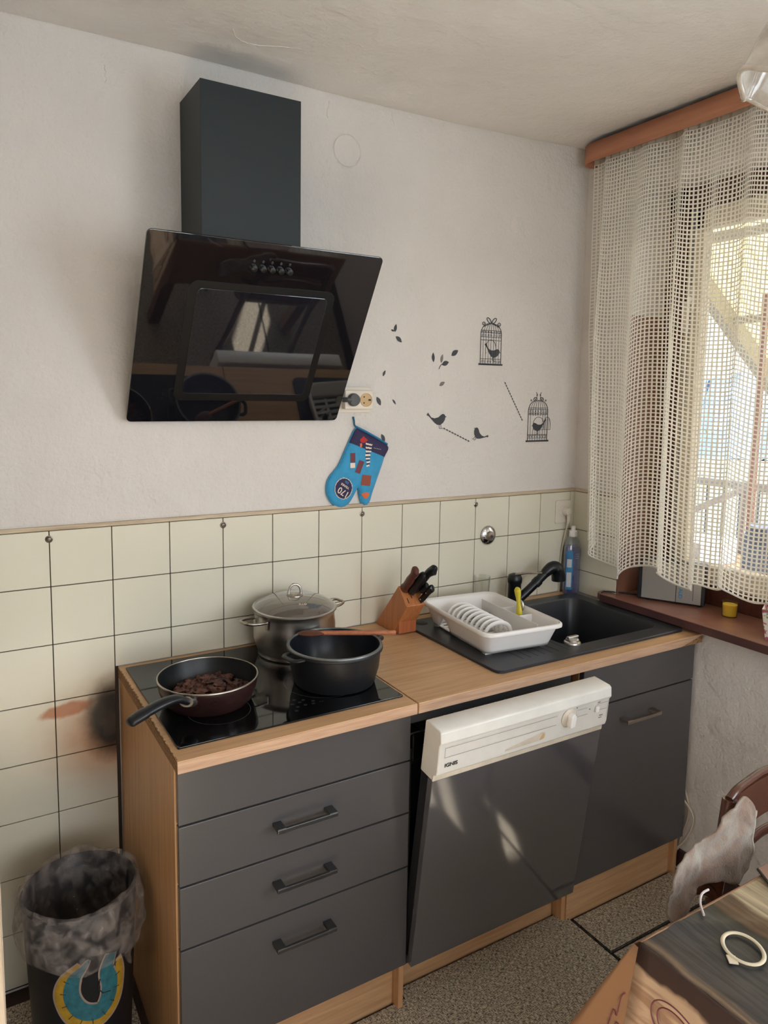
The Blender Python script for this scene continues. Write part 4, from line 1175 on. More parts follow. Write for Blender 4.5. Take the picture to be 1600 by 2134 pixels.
def wrapb(x0, x1, za, zb, r, name, m, nn=10):
    b = MB(); vs = []
    for i in range(nn+1):
        a = x0+(x1-x0)*i/nn
        for z in (za, (za+zb)/2, zb): vs.append((1.708+r*cos(a)*sxx, -.043+r*sin(a)*syy, .8606+z))
    b.add(vs, [(i*3+k, i*3+3+k, i*3+4+k, i*3+1+k) for i in range(nn) for k in range(2)])
    return b.build(name, m, bt, smooth=60)
wrapb(radians(195), radians(243), .02, .172, .0394, 'label', 'label_blue')
wrapb(radians(203), radians(235), .030, .088, .0397, 'label_picture', 'label_white')
wrapb(radians(203), radians(235), .108, .140, .0397, 'label_name', 'label_white')
for z in (.150, .158, .142):
    wrapb(radians(258), radians(285), z, z+.0012, .0394, 'embossed_line', 'label_white')

# ------------------------------------------------------------------ sockets, plug, cable, stop valve, screws
ds = thing('double_socket', 'cream double wall socket beside the cooker hood glass', 'socket', (.745, 0, 1.566))
def wm(x, z, y=0.0): return frame((x, y, z), (1, 0, 0), (0, 0, 1))
MB().prism(rrect(.660, .803, 1.566, 1.648, .004), -.006, -.0005, 'xz').build('back_plate', 'cream_pl', ds, bev=.002)
MB().prism(rrect(.698, .799, 1.577, 1.637, .004), -.030, -.006, 'xz').build('cover', 'cream_pl', ds, bev=.003)
def socket(parent, x, z, y, r=.0205, m='beige_pl'):
    t = MB().lathe([(0, .0006), (r-.001, .0006), (r-.001, .0018), (r+.0012, .0018), (r+.0012, 0)], (0, 0, 0), 36); mm = wm(x, z, y)
    o = MB().add([tuple(mm @ Vector(v)) for v in t.v], t.f).build('socket_well', m, parent, smooth=30)
    for dx in (-.0095, .0095):
        t = MB().lathe([(0, .0012), (.0024, .0012), (.0026, .0006)], (0, 0, 0), 12)
        mm2 = wm(x+dx*.0-.008, z+dx, y); MB().add([tuple(mm2 @ Vector(v)) for v in t.v], t.f).build('pin_hole', 'hood_groove', o)
    MB().prism([(x+.008, z-.003), (x+.017, z-.003), (x+.017, z+.003), (x+.008, z+.003)], y-.0016, y-.0008, 'xz').build('earth_clip', 'hood_groove', o)
    return o
socket(ds, .774, 1.607, -.030)
socket(ds, .726, 1.607, -.030, m='cream_pl')
pg = thing('black_plug', 'grey-black mains plug pushed into the left socket by the hood', 'plug', (.724, -.03, 1.607))
t = MB().lathe([(.0205, 0.001), (.0205, .010), (.018, .017), (.008, .019), (0, .019)], (0, 0, 0), 32); mm = wm(.725, 1.607, -.030)
MB().add([tuple(mm @ Vector(v)) for v in t.v], t.f).build('plug_body', 'grey_pl', pg, smooth=40)
MB().tube([(.712, -.043, 1.607), (.697, -.042, 1.607), (.684, -.040, 1.606)], [.0075, .0065, .0055], 12).build('strain_relief', 'grey_pl', pg, smooth=60)
for k in range(4): MB().tube([(.698-.004*k, -.042, 1.607), (.6965-.004*k, -.042, 1.607)], .0078, 12).build('relief_rib', 'grey_pl', pg)
MB().tube(smoothpath([(.684, -.040, 1.606), (.66, -.036, 1.604), (.62, -.02, 1.62), (.58, -.010, 1.70)], 5), .0038, 8).build('cable', 'grey_pl', pg, smooth=60)

ss = thing('single_socket', 'cream single wall socket set into the tiles near the corner', 'socket', (1.682, -.006, 1.13))
MB().prism(rrect(1.643, 1.722, 1.135, 1.226, .006), -.013, -.0064, 'xz').build('cover', 'cream_pl', ss, bev=.003)
t = MB().lathe([(0, .001), (.021, .001), (.021, .0025), (.0232, .0025), (.0232, 0)], (0, 0, 0), 32); mm = wm(1.684, 1.182, -.013)
MB().add([tuple(mm @ Vector(v)) for v in t.v], t.f).build('socket_well', 'cream_pl', ss, smooth=30)
wp = thing('white_plug', 'white plug with cable in the single socket by the window corner', 'plug', (1.688, -.02, 1.17))
t = MB().lathe([(.0175, .001), (.0175, .010), (.014, .022), (0, .024)], (0, 0, 0), 28); mm = wm(1.690, 1.182, -.0135)
MB().add([tuple(mm @ Vector(v)) for v in t.v], t.f).build('plug_body', 'cream_pl', wp, smooth=40)
MB().tube([(1.692, -.030, 1.175), (1.694, -.029, 1.152), (1.695, -.026, 1.135)], [.0085, .006, .004], 12).build('strain_relief', 'cream_pl', wp, smooth=60)
MB().tube(smoothpath([(1.695, -.026, 1.137), (1.690, -.016, 1.08), (1.680, -.012, 1.00), (1.677, -.011, .92), (1.678, -.010, .862)], 6), .0033, 8).build('cable', 'cable_w', wp, smooth=60)
rs = thing('stop_valve', 'round chrome stop-valve rosette on the tiles above the sink', 'valve', (1.31, -.006, 1.10))
mm = wm(1.311, 1.118, -.0063)
for nm, prof, m_ in (('rosette', [(.036, 0), (.0355, .003), (.030, .008), (.018, .012), (.0165, .012)], 'chrome'), ('valve_cap', [(.0165, .011), (.0165, .018), (.014, .021), (.006, .022), (0, .022)], 'steel_dirty'), ('centre_screw', [(.005, .022), (.005, .024), (0, .0245)], 'gun')):
    t = MB().lathe(prof, (0, 0, 0), 36); MB().add([tuple(mm @ Vector(v)) for v in t.v], t.f).build(nm, m_, rs, smooth=40)
for x, lab in ((-.168, 'washer and screw in the tile joint, far left'), (.3052, 'washer and screw in the tile joint above the steel pot, left of the mitt'), (.778, 'washer and screw in the tile joint just below the oven mitt'), (1.2508, 'washer and screw in the tile joint above the chrome rosette')):
    z = 1.236
    o = thing('tile_screw', lab, 'screw', (x, -.006, z)); mm = wm(x, z, -.0063)
    for nm, prof, m_ in (('washer', [(.0095, 0), (.0095, .0012), (.007, .0024), (.005, .001)], 'steel_dirty'), ('screw_head', [(.005, .0008), (.0047, .0026), (.002, .0036), (0, .0036)], 'rust')):
        t = MB().lathe(prof, (0, 0, 0), 24); MB().add([tuple(mm @ Vector(v)) for v in t.v], t.f).build(nm, m_, o, smooth=40)
MB().tube(smoothpath([(1.69, -.212, .905), (1.72, -.205, .9035), (1.76, -.245, .9035), (1.80, -.30, .905), (1.83, -.34, .906)], 6), .0028, 8).build('radio_cable', 'cable_b', smooth=60)
o = bpy.data.objects['radio_cable']; tag(o, 'black cable curling off the left end of the window sill', 'cable')
cb = MB().tube(smoothpath([(1.722, -.50, .55), (1.732, -.535, .45), (1.741, -.557, .326), (1.744, -.585, .228), (1.740, -.565, .12), (1.738, -.548, .03), (1.738, -.56, .006)], 6), .0036, 8)
o = cb.build('mains_cable', 'cable_w', smooth=60); tag(o, 'white cable hanging beside the sink cabinet down to the floor', 'cable')
cb = MB().tube(smoothpath([(1.724, -.52, .30), (1.733, -.590, .25), (1.738, -.607, .20), (1.736, -.575, .11), (1.728, -.520, .04)], 6), .0034, 8)
o = cb.build('mains_cable', 'cable_w', smooth=60); tag(o, 'white cable loop bulging out behind the one reaching the floor', 'cable')
# ------------------------------------------------------------------ wall stickers
def flat(poly, name='sticker', m='sticker', parent=None, y=-.0012):
    return MB().prism(poly, y, y+.0008, 'xz').build(name, m, parent)
def leafp(cx, cz, L, wd, a, n=9, bend=.12):
    up = []; dn = []
    for i in range(n+1):
        t = i/n; w = wd*sin(pi*t)**.85*(1-.15*t)
        x = (t-.5)*L; b = bend*L*(.25-(t-.5)**2)
        up.append((x, b+w/2)); dn.append((x, b-w/2))
    P = up+dn[::-1][1:-1]
    return [(cx+x*cos(a)-z*sin(a), cz+x*sin(a)+z*cos(a)) for x, z in P]
LG = 'leaf stickers scattered on the wall'
leaves = [(.899, 1.842, .026, .012, 80, 'sticker', 'small dark leaf sticker, upright one of the highest pair'),
          (.888, 1.834, .014, .007, 160, 'sticker', 'tiny leaf sticker beside the upright topmost leaf'),
          (.912, 1.806, .030, .015, -38, 'sticker', 'dark leaf sticker just below the highest pair of leaves'),
          (1.053, 1.753, .032, .013, 95, 'sticker', 'dark upright leaf sticker, leftmost of the middle cluster'),
          (1.089, 1.750, .030, .012, 80, 'sticker_grey', 'faded grey leaf sticker in the middle cluster'),
          (1.104, 1.734, .030, .018, 20, 'sticker', 'dark leaf sticker with a stalk below the faded leaf'),
          (1.143, 1.771, .034, .019, 35, 'sticker', 'dark leaf sticker at the upper right of the middle cluster'),
          (1.092, 1.664, .026, .014, 30, 'sticker_grey', 'faded leaf sticker alone below the middle cluster'),
          (.858, 1.694, .022, .009, 65, 'sticker', 'small leaf sticker above the double socket'),
          (.838, 1.603, .032, .016, -60, 'sticker', 'dark leaf sticker right beside the double socket'),
          (.898, 1.601, .022, .007, -52, 'sticker', 'narrow leaf sticker torn on one side'),
          (.857, 1.482, .030, .014, -65, 'sticker', 'dark leaf sticker right above the oven mitt')]
for (x, z, L, w, a, m, lab) in leaves:
    o = flat(leafp(x, z, L, w, radians(a)), 'leaf_sticker', m); tag(o, lab, 'sticker', LG)
st = MB().tube(smoothpath([(1.100, -.001, 1.737), (1.085, -.001, 1.728), (1.077, -.001, 1.714)], 4), .0012, 6).build('leaf_stalk', 'sticker', bpy.data.objects['leaf_sticker.005'])
def bird(x, z, s, flip, tilt, legs=True, body='sticker', parent=None, name='bird_sticker'):
    B = [(-.50, .30), (-.46, .33), (-.30, .13), (-.12, .08), (.08, .12), (.22, .22), (.32, .26), (.41, .22), (.44, .16), (.52, .12), (.44, .10), (.42, .0), (.32, -.13), (.16, -.22), (.0, -.20), (-.14, -.10), (-.26, .02), (-.42, .18), (-.54, .24)]
    c, n = cos(tilt), sin(tilt)
    def T(u, v): u2, v2 = u*c-v*n, u*n+v*c; return (x+flip*u2*s, z+v2*s)
    o = flat([T(u, v) for u, v in B], name, body, parent)
    if legs:
        lg = MB()
        for u in (.10, .20):
            lg.tube([(*T(u, -.18)[:1], -.001, T(u, -.18)[1]), (T(u+.02, -.36)[0], -.001, T(u+.02, -.36)[1]), (T(u+.10, -.38)[0], -.001, T(u+.10, -.38)[1])], .0009, 5)
        lg.build('bird_legs', body, o)
    return o
o = bird(1.074, 1.540, .080, 1, radians(2)); tag(o, 'dark bird sticker with raised tail, left of the beaded line', 'sticker')
o = bird(1.262, 1.484, .070, -1, radians(34)); tag(o, 'dark bird sticker facing left, tail down to the right', 'sticker')
def beadline(a, b, n, lab):
    a = Vector((a[0], -.0008, a[1])); b = Vector((b[0], -.0008, b[1]))
    mb = MB().tube([a, b], .0008, 5)
    for k in range(n):
        p = a.lerp(b, (k+.5)/n); s = .0032
        mb.prism([(p.x-s, p.z), (p.x, p.z-s), (p.x+s, p.z), (p.x, p.z+s)], -.0014, -.0006, 'xz')
    o = mb.build('bead_string_sticker', 'sticker'); tag(o, lab, 'sticker')
beadline((1.100, 1.513), (1.219, 1.463), 10, 'short black beaded line sticker running from bird to bird')
beadline((1.371, 1.677), (1.464, 1.535), 15, 'long black beaded line sticker sloping towards the open cage')
def spiral(mb, cx, cz, r, a0, turns, d, w=.0011, n=22):
    pts = []
    for i in range(n+1):
        t = i/n; rr = r*(1-.82*t); a = a0+d*turns*2*pi*t
        pts.append((cx+rr*cos(a), -.0009, cz+rr*sin(a)))
    mb.tube(pts, w, 5)
def cage(x, z, w, h, lean, lab, kind):
    root = thing('birdcage_sticker', lab, 'sticker', (x, -.001, z))
    def T(u, v): return (x+u*w+v*lean, -.0009, z+v*h)
    base = MB().tube([T(-.54, 0), T(.54, 0)], .0032, 8); base.build('cage_base', 'sticker', root)
    bars = MB(); sh = .62; dome = .845
    nb = 9
    for k in range(nb):
        u = -.47+.94*k/(nb-1)
        pts = [T(u, 0), T(u, sh)]
        for i in range(1, 9):
            t = i/8; pts.append(T(u*cos(t*pi/2)**.8 if t < 1 else 0, sh+(dome-sh)*sin(t*pi/2)))
        edge = k in (0, nb-1)
        if kind == 'open' and 2 <= k <= 5:
            bars.tube([T(u, 0), T(u, .235)], .0007, 5); bars.tube([T(u, .52)]+pts[1:], .0007, 5)
        else: bars.tube(pts, .0013 if edge else .0007, 5)
    bars.build('bars', 'sticker', root)
    rg_ = MB()
    lvs = (.115, .50, .565, .655, .70) if kind == 'closed' else (.06, .115, .135, .55, .585, .66, .69)
    for v in lvs:
        uw = .47 if v <= sh else .47*math.sqrt(max(0, 1-((v-sh)/(dome-sh))**2))**.8
        rg_.tube([T(-uw, v), T(uw, v)], .0009, 5)
    rg_.build('cross_bars', 'sticker', root)
    sc_ = MB(); nsc = 7
    for k in range(nsc):
        u = -.40+.80*k/(nsc-1)
        for v, r in ((.058, .0048), (.603, .0048), (.675, .0040)) if kind == 'closed' else ((.087, .0030), (.567, .0042), (.622, .0042)):
            p = T(u, v); spiral(sc_, p[0], p[2], r*w/.1, radians(90), 1.2, 1 if k % 2 else -1, .0006, 14)
    sc_.build('scrollwork', 'sticker', root)
    tp2 = MB()
    top_ = T(0, dome)
    if kind == 'closed':
        for s in (-1, 1):
            loop = [(top_[0]+s*(.002+.011*(1-cos(t))*.9), -.0009, top_[2]+.004+.006*(1-cos(t))+s*0+.0075*sin(t)) for t in [2*pi*i/18 for i in range(19)]]
            tp2.tube(loop, .0015, 6)
            spiral(tp2, top_[0]+s*.036, top_[2]-.003, .0095, radians(-90), 1.4, -s, .0013)
            tp2.tube([top_, (top_[0]+s*.018, -.0009, top_[2]-.006), (top_[0]+s*.036, -.0009, top_[2]-.0125)], .0011, 5)
        tp2.prism([(top_[0]+.0035*cos(a), top_[2]+.003+.0035*sin(a)) for a in [2*pi*i/10 for i in range(10)]], -.0018, -.0006, 'xz')
    else:
        for s in (-1, 1):
            spiral(tp2, top_[0]+s*.017, top_[2]+.003, .0095, radians(0 if s < 0 else 180), 1.3, -s, .0016)
            spiral(tp2, top_[0]+s*.036, top_[2]+.001, .0045, radians(180 if s > 0 else 0), 1.1, s, .0009)
            tp2.tube(smoothpath([(top_[0]+s*.010, -.0009, top_[2]+.008), (top_[0]+s*.008, -.0009, top_[2]+.022), (top_[0]+s*.013, -.0009, top_[2]+.030)], 4), .0011, 5)
            spiral(tp2, top_[0]+s*.009, top_[2]+.020, .004, radians(90), 1, s, .0008)
    tp2.build('top_ornament', 'sticker', root)
    if kind == 'closed':
        arcp = [T(.0+.24*cos(t), .31+.20*sin(t)) for t in [pi*i/14 for i in range(-2, 17)]]
        MB().tube(arcp, .0009, 5).build('perch_ring', 'sticker', root)
        bird(x+.006+.0, z+.250*h, .074, 1, radians(-14), parent=root, name='bird')
    else:
        arcp = [T(.04+.25*cos(t), .36+.14*sin(t)) for t in [pi*i/12 for i in range(13)]]
        door = [T(-.21, .235)]+arcp[::-1]+[T(.29, .235), T(-.21, .235)]
        MB().tube(door, .0009, 5).build('doorway', 'sticker', root)
        dr2 = MB()
        dd = [T(.30, .26)]+[T(.46-.16*cos(t), .34+.16*sin(t)) for t in [pi*i/10 for i in range(11)]]+[T(.62, .235), T(.30, .235)]
        dr2.tube(dd, .0010, 5)
        for u in (.38, .46, .54): dr2.tube([T(u, .25), T(u, .47)], .0006, 5)
        dr2.build('open_door', 'sticker', root)
        bird(x+.008, z+.30*h, .072, -1, radians(-10), parent=root, name='bird')
    return root
cage(1.302, 1.737, .100, .170, .0, 'black birdcage sticker with bow on top and bird inside', 'closed')
cage(1.540, 1.459, .104, .180, .0, 'black birdcage sticker with open door, nearest the window', 'open')

# ------------------------------------------------------------------ oven mitt
mi = thing('oven_mitt', 'blue printed oven mitt hanging from the wall by its loop', 'oven mitt', (.76, -.02, 1.26))
outl = [(.752, 1.519), (.867, 1.462), (.858, 1.418), (.834, 1.354), (.815, 1.306), (.805, 1.276), (.794, 1.263), (.778, 1.264), (.767, 1.285), (.761, 1.315), (.756, 1.318), (.741, 1.292), (.722, 1.269), (.696, 1.261), (.669, 1.273), (.650, 1.298), (.644, 1.329), (.655, 1.363), (.685, 1.396), (.708, 1.440), (.725, 1.475), (.740, 1.505)]
oo = [Vector((u, w, 0)) for u, w in outl]
cl2 = []
for i in range(len(oo)):
    p0, p1, p2, p3 = oo[i-1], oo[i], oo[(i+1) % len(oo)], oo[(i+2) % len(oo)]
    sharp = i in (0, 21)
    for k in range(5):
        t = k/5
        cl2.append(p1.lerp(p2, t) if sharp else 0.5*((2*p1)+(-p0+p2)*t+(2*p0-5*p1+4*p2-p3)*t*t+(-p0+3*p1-3*p2+p3)*t**3))
def inside(x, y, P):
    c = False; n = len(P); j = n-1
    for i in range(n):
        if (P[i].y > y) != (P[j].y > y) and x < (P[j].x-P[i].x)*(y-P[i].y)/(P[j].y-P[i].y)+P[i].x: c = not c
        j = i
    return c
def dist(x, y):
    d = 9
    for i in range(len(cl2)):
        a = cl2[i-1]; b = cl2[i]; ab = b-a; q = Vector((x, y, 0))-a
        t = max(0, min(1, q.dot(ab)/max(1e-12, ab.length_squared))); d = min(d, (q-ab*t).length)
    return d
def puffh(x, z):
    if not inside(x, z, cl2): return 0
    return .013*math.sqrt(1-(1-min(dist(x, z)/.026, 1))**2)+.0012*noise.noise((x*40, z*40, 0))
# grid mesh clipped to the outline
G = MB(); st_ = .0032; ids = {}; vs = []; fs = []
x_0, z_0 = .636, 1.252
for j in range(86):
    for i in range(75):
        x = x_0+i*st_; z = z_0+j*st_
        if inside(x, z, cl2): ids[(i, j)] = len(vs); vs.append((x, -.006-puffh(x, z), z))
for (i, j) in list(ids):
    q = [(i, j), (i+1, j), (i+1, j+1), (i, j+1)]
    if all(k in ids for k in q): fs.append(tuple(ids[k] for k in q))
m0 = G.add(vs, fs).build('front_cloth', 'mitt', mi, smooth=180)
bk = MB().prism([(p.x, p.y) for p in cl2], -.0095, -.0025, 'xz').build('body', 'mitt', mi, bev=.0022, smooth=60)
def onmitt(poly2, name, m, lift=.0012, fill=None, nn=9):
    """a printed patch following the padded surface: grid inside the polygon"""
    P = [Vector((u, w, 0)) for u, w in poly2]
    xs = [p.x for p in P]; zs = [p.y for p in P]; s = .0016
    ids = {}; vs = []; fs = []
    ni = int((max(xs)-min(xs))/s)+2; nj = int((max(zs)-min(zs))/s)+2
    for j in range(nj):
        for i in range(ni):
            x = min(xs)+i*s; z = min(zs)+j*s
            if inside(x, z, P) and inside(x, z, cl2): ids[(i, j)] = len(vs); vs.append((x, -.006-puffh(x, z)-lift, z))
    for (i, j) in list(ids):
        q = [(i, j), (i+1, j), (i+1, j+1), (i, j+1)]
        if all(k in ids for k in q): fs.append(tuple(ids[k] for k in q))
    return MB().add(vs, fs).build(name, m, mi, smooth=180)
def rot4(cx, cz, w, h, a):
    c, s = cos(a), sin(a)
    return [(cx+u*c-v*s, cz+u*s+v*c) for u, v in ((-w/2, -h/2), (w/2, -h/2), (w/2, h/2), (-w/2, h/2))]
onmitt([(.735, 1.530), (.885, 1.462), (.862, 1.417), (.722, 1.470)], 'navy_band', 'mitt_dark')
onmitt(rot4(.7335, 1.422, .0195, .032, radians(-2)), 'printed_bar', 'choc', .0016)
onmitt(rot4(.7325, 1.3975, .0195, .018, radians(-2)), 'printed_bar_end', 'p_cream', .0016)
onmitt(rot4(.759, 1.392, .021, .044, radians(-22)), 'printed_bar', 'choc', .0016)
onmitt(rot4(.784, 1.347, .036, .036, radians(-8)), 'printed_square', 'choc2', .0016)
onmitt([(.783+.014*cos(a)*(1+.3*sin(3*a)), 1.298+.011*sin(a)) for a in [2*pi*k/14 for k in range(14)]], 'printed_blob', 'p_orange', .0016)
onmitt([(.758, 1.480), (.772, 1.492), (.790, 1.478), (.776, 1.468), (.762, 1.470)], 'red_patch', 'p_red', .0018)
onmitt([(.757, 1.468), (.768, 1.470), (.766, 1.452), (.758, 1.456)], 'orange_patch', 'p_orange', .0018)
for k in range(7):
    z = 1.464-.0115*k; cx_ = .792-.0010*k+(.003 if k > 4 else 0); wd = .027-.0022*k
    onmitt(rot4(cx_, z, wd, .0068, radians(-12+4*k)), 'pale_stripe', 'p_cream', .0018)
    if k < 6: onmitt(rot4(cx_, z-.0058, wd*.95, .0044, radians(-12+4*k)), 'dark_stripe', 'mitt_dark', .0019)
for k in range(5): onmitt(rot4(.812+.006*k, 1.452-.0012*k, .0035, .0022, 0), 'pale_dash', 'p_cream', .0019)
onmitt([(.7005+.0335*cos(a), 1.325+.0355*sin(a)) for a in [2*pi*k/30 for k in range(30)]], 'badge_edge', 'p_cream', .0017)
onmitt([(.7005+.0315*cos(a), 1.325+.0335*sin(a)) for a in [2*pi*k/30 for k in range(30)]], 'badge', 'mitt_dark', .0020)
def mt_text(s, x, z, sz, a, m='p_cream', sx=1):
    return text('badge_print', s, sz, frame((x, -.0225, z), (cos(a), 0, sin(a)), (-sin(a), 0, cos(a))), m, mi, sx=sx, ext=.0003, bold=.0002)
mt_text('170', .6990, 1.3130, .0290, radians(147))
mt_text('YEARS', .7050, 1.3330, .0098, radians(147), sx=1.2)
mt_text('ESk', .7110, 1.3450, .0105, radians(147), 'label_blue')
ti = MB().tube([(.750, -.010, 1.521), (.79, -.014, 1.502), (.83, -.014, 1.482), (.868, -.010, 1.462)], .0035, 8, flat=(1, 1)); ti.build('hem_trim', 'mitt_trim', mi, smooth=60)
MB().tube(smoothpath([(.741, -.004, 1.553), (.744, -.006, 1.540), (.744, -.008, 1.528), (.750, -.010, 1.519)], 5), .0042, 8, flat=(1.2, .45)).build('hanging_loop', 'mitt_trim', mi, smooth=60)
MB().tube([(.741, 0, 1.549), (.741, -.012, 1.551)], .0012, 8).build('wall_nail', 'gun')
tag(bpy.data.objects['wall_nail'], 'small nail carrying the loop of the oven mitt', 'nail')

# ------------------------------------------------------------------ pelmet, curtain
pe = thing('pelmet', 'orange-brown wooden pelmet above the lace curtain at the ceiling', 'pelmet', (1.66, -.9, 2.46))
xo = 1.660
path = [(1.742, -.052), (1.72, -.040), (1.695, -.040), (1.675, -.052), (1.664, -.072), (xo, -.10), (xo, -.5), (xo, -1.2), (xo, -1.85)]
vs = []
for (x, y) in path: vs += [(x, y, 2.468), (x, y, 2.532)]
MB().add(vs, [(2*i, 2*i+2, 2*i+3, 2*i+1) for i in range(len(path)-1)]).build('fascia', 'pelmet', pe, solid=.005, smooth=40)
MB().box(1.668, 1.744, -1.84, -.06, 2.519, 2.525).build('rail_board', 'pelmet_in', pe)
rl = MB().box(1.695, 1.712, -1.84, -.07, 2.505, 2.519); rl.build('curtain_rail', 'white_pl', pe)

cu = thing('lace_curtain', 'cream square-mesh lace curtain with scalloped hem across the window', 'curtain', (1.70, -.9, 1.0))
NC, NR = 196, 112
YL, YR = -.080, -1.78
ZT = 2.492
def fold(s, t):
    """s along the width 0..1, t from top 0 to bottom 1 -> world point"""
    y = YL+(YR-YL)*s
    ph = s*2*pi*13+1.3*sin(s*23)+.9*sin(s*9+1)
    amp = (.012+.022*min(1, t*1.6))*(0.75+.5*sin(s*31+2))
    x = 1.690+amp*sin(ph)+.006*sin(s*70+t*2)
    y += .022*cos(ph)*(.5+.5*t)+.014*t*sin(s*13+2)*t
    y -= .09*max(0, t-.45)*max(0, 1-s*7)           # left edge swings in towards the hem
    x = min(x, 1.742)
    zb = 1.012+.020*sin(s*38+.6)+.010*sin(s*90)-.015*math.exp(-((s-.12)/.05)**2)+.045*math.exp(-(s/.03)**2)
    z = ZT+(zb-ZT)*t
    if z < 1.30 and y > -.13: x = min(x, 1.735)
    return (x, y, z)
vs = []
for j in range(NR+1):
    for i in range(NC+1): vs.append(fold(i/NC, j/NR))
allv = list(vs); fs = []
def L3(a, b, t): return (a[0]+(b[0]-a[0])*t, a[1]+(b[1]-a[1])*t, a[2]+(b[2]-a[2])*t)
for j in range(2, NR-1):
    k = .185
    for i in range(NC):
        a, b, c, d = j*(NC+1)+i, j*(NC+1)+i+1, (j+1)*(NC+1)+i+1, (j+1)*(NC+1)+i
        pa, pb, pc, pd = vs[a], vs[b], vs[c], vs[d]
        n0 = len(allv)
        kk = k*(1+.25*noise.noise((i*.9, j*.9, 0)))
        for (u, v) in ((kk, kk*.9), (1-kk, kk*.9), (1-kk, 1-kk*.9), (kk, 1-kk*.9)):
            allv.append(L3(L3(pa, pb, u), L3(pd, pc, u), v))
        fs += [(a, b, n0+1, n0), (b, c, n0+2, n0+1), (c, d, n0+3, n0+2), (d, a, n0, n0+3)]
net = MB().add(allv, fs).build('lace_mesh', 'lace', cu, solid=.0011)
net['kind'] = 'stuff'
hemp = [vs[(NR-1)*(NC+1)+i] for i in range(NC+1)]
hemq = [(p[0], p[1]+.0015*sin(i*1.3), p[2]+.003*sin(i*.75)) for i, p in enumerate(hemp)]
MB().tube(hemq, .0032, 6).build('hem', 'lace_hem', cu, smooth=60)
hd_v = []; 
for j in range(3):
    for i in range(NC+1):
        p = vs[j*(NC+1)+i]; hd_v.append((p[0]+.004*sin(i*2.1), p[1], p[2]+(.006*sin(i*1.7) if j == 0 else 0)))
MB().add(hd_v, [(j*(NC+1)+i, j*(NC+1)+i+1, (j+1)*(NC+1)+i+1, (j+1)*(NC+1)+i) for j in range(2) for i in range(NC)]).build('heading_tape', 'lace_tape', cu, solid=.001)

# ------------------------------------------------------------------ things on the sill
ZS = .8998
rd = thing('radio', 'small silver and black radio on the window sill behind the curtain', 'radio', (1.83, -.42, ZS))
e1 = Vector((1.858-1.763, -.499+.324, 0)); e1.normalize(); e2 = Vector((0, 0, 1))
rf = frame((1.763, -.324, ZS), e1, e2)          # z axis of this frame points outward (towards the room)
ws_ = .2
nz = (rf.to_3x3() @ Vector((0, 0, 1)))
if nz.x > 0: pass
MB().box(-.012, .212, .002, .150, -.055, -.004, rf).build('case', 'radio_dark', rd, bev=.006)
MB().box(.004, .118, .008, .145, -.004, 0, rf).build('speaker_grille', 'radio', rd, bev=.001)
MB().box(.120, .200, .008, .145, -.004, 0, rf).build('dial_panel', 'radio', rd, bev=.001)
sc2 = MB(); sc2.box(.174, .1755, .020, .135, 0, .0005, rf); sc2.build('tuning_line', 'print_dark', rd)
mk = MB()
for k in range(13):
    for x in (.150, .162, .183): mk.box(x, x+.004, .018+.009*k, .0186+.009*k, 0, .0004, rf)
mk.build('scale_marks', 'print_grey', rd)
text('front_print', 'E  AUD', .017, rf @ Matrix.Translation((.134, .050, .0006)) @ Matrix.Rotation(radians(-90), 4, 'Z'), 'blue_print', rd, bold=.0006)
for v in (.02, .19): MB().box(v, v+.012, 0, .002, -.05, -.01, rf).build('foot', 'black_pl', rd)
ca = thing('candle_glass', 'small glass with yellow candle wax on the window sill', 'candle', (1.862, -.606, ZS))
MB().lathe([(0, .001), (.0215, .001), (.0245, .050), (.0255, .050), (.0235, 0), (0, 0)], (1.862, -.606, ZS), 32).build('glass', 'tumbler', ca, smooth=50)
MB().lathe([(0, .0025), (.0208, .0025), (.0234, .041), (.021, .0415), (0, .040)], (1.862, -.606, ZS), 32).build('wax', 'wax', ca, smooth=50)
fpn = thing('flower_planter', 'floral printed square planter at the right end of the sill', 'planter', (1.775, -.81, ZS))
q0 = [(-.040, -.040), (.040, -.040), (.040, .040), (-.040, .040)]; q1 = [(-.053, -.053), (.053, -.053), (.053, .053), (-.053, .053)]
rz = Matrix.Rotation(radians(25), 3, 'Z')
vs2 = [tuple(Vector((1.790, -.822, ZS)) + rz @ Vector((u, v, 0))) for u, v in q0] + [tuple(Vector((1.790, -.822, ZS+.095)) + rz @ Vector((u, v, 0))) for u, v in q1] + [tuple(Vector((1.790, -.822, ZS+.095)) + rz @ Vector((u*.93, v*.93, 0))) for u, v in q1] + [tuple(Vector((1.790, -.822, ZS+.07)) + rz @ Vector((u*.88, v*.88, 0))) for u, v in q1]
MB().add(vs2, [(0, 3, 2, 1)]+[(i, (i+1) % 4, 4+(i+1) % 4, 4+i) for i in range(4)]+[(4+i, 4+(i+1) % 4, 8+(i+1) % 4, 8+i) for i in range(4)]+[(8+i, 8+(i+1) % 4, 12+(i+1) % 4, 12+i) for i in range(4)]+[(12, 13, 14, 15)]).build('pot', 'flower', fpn, bev=.002)

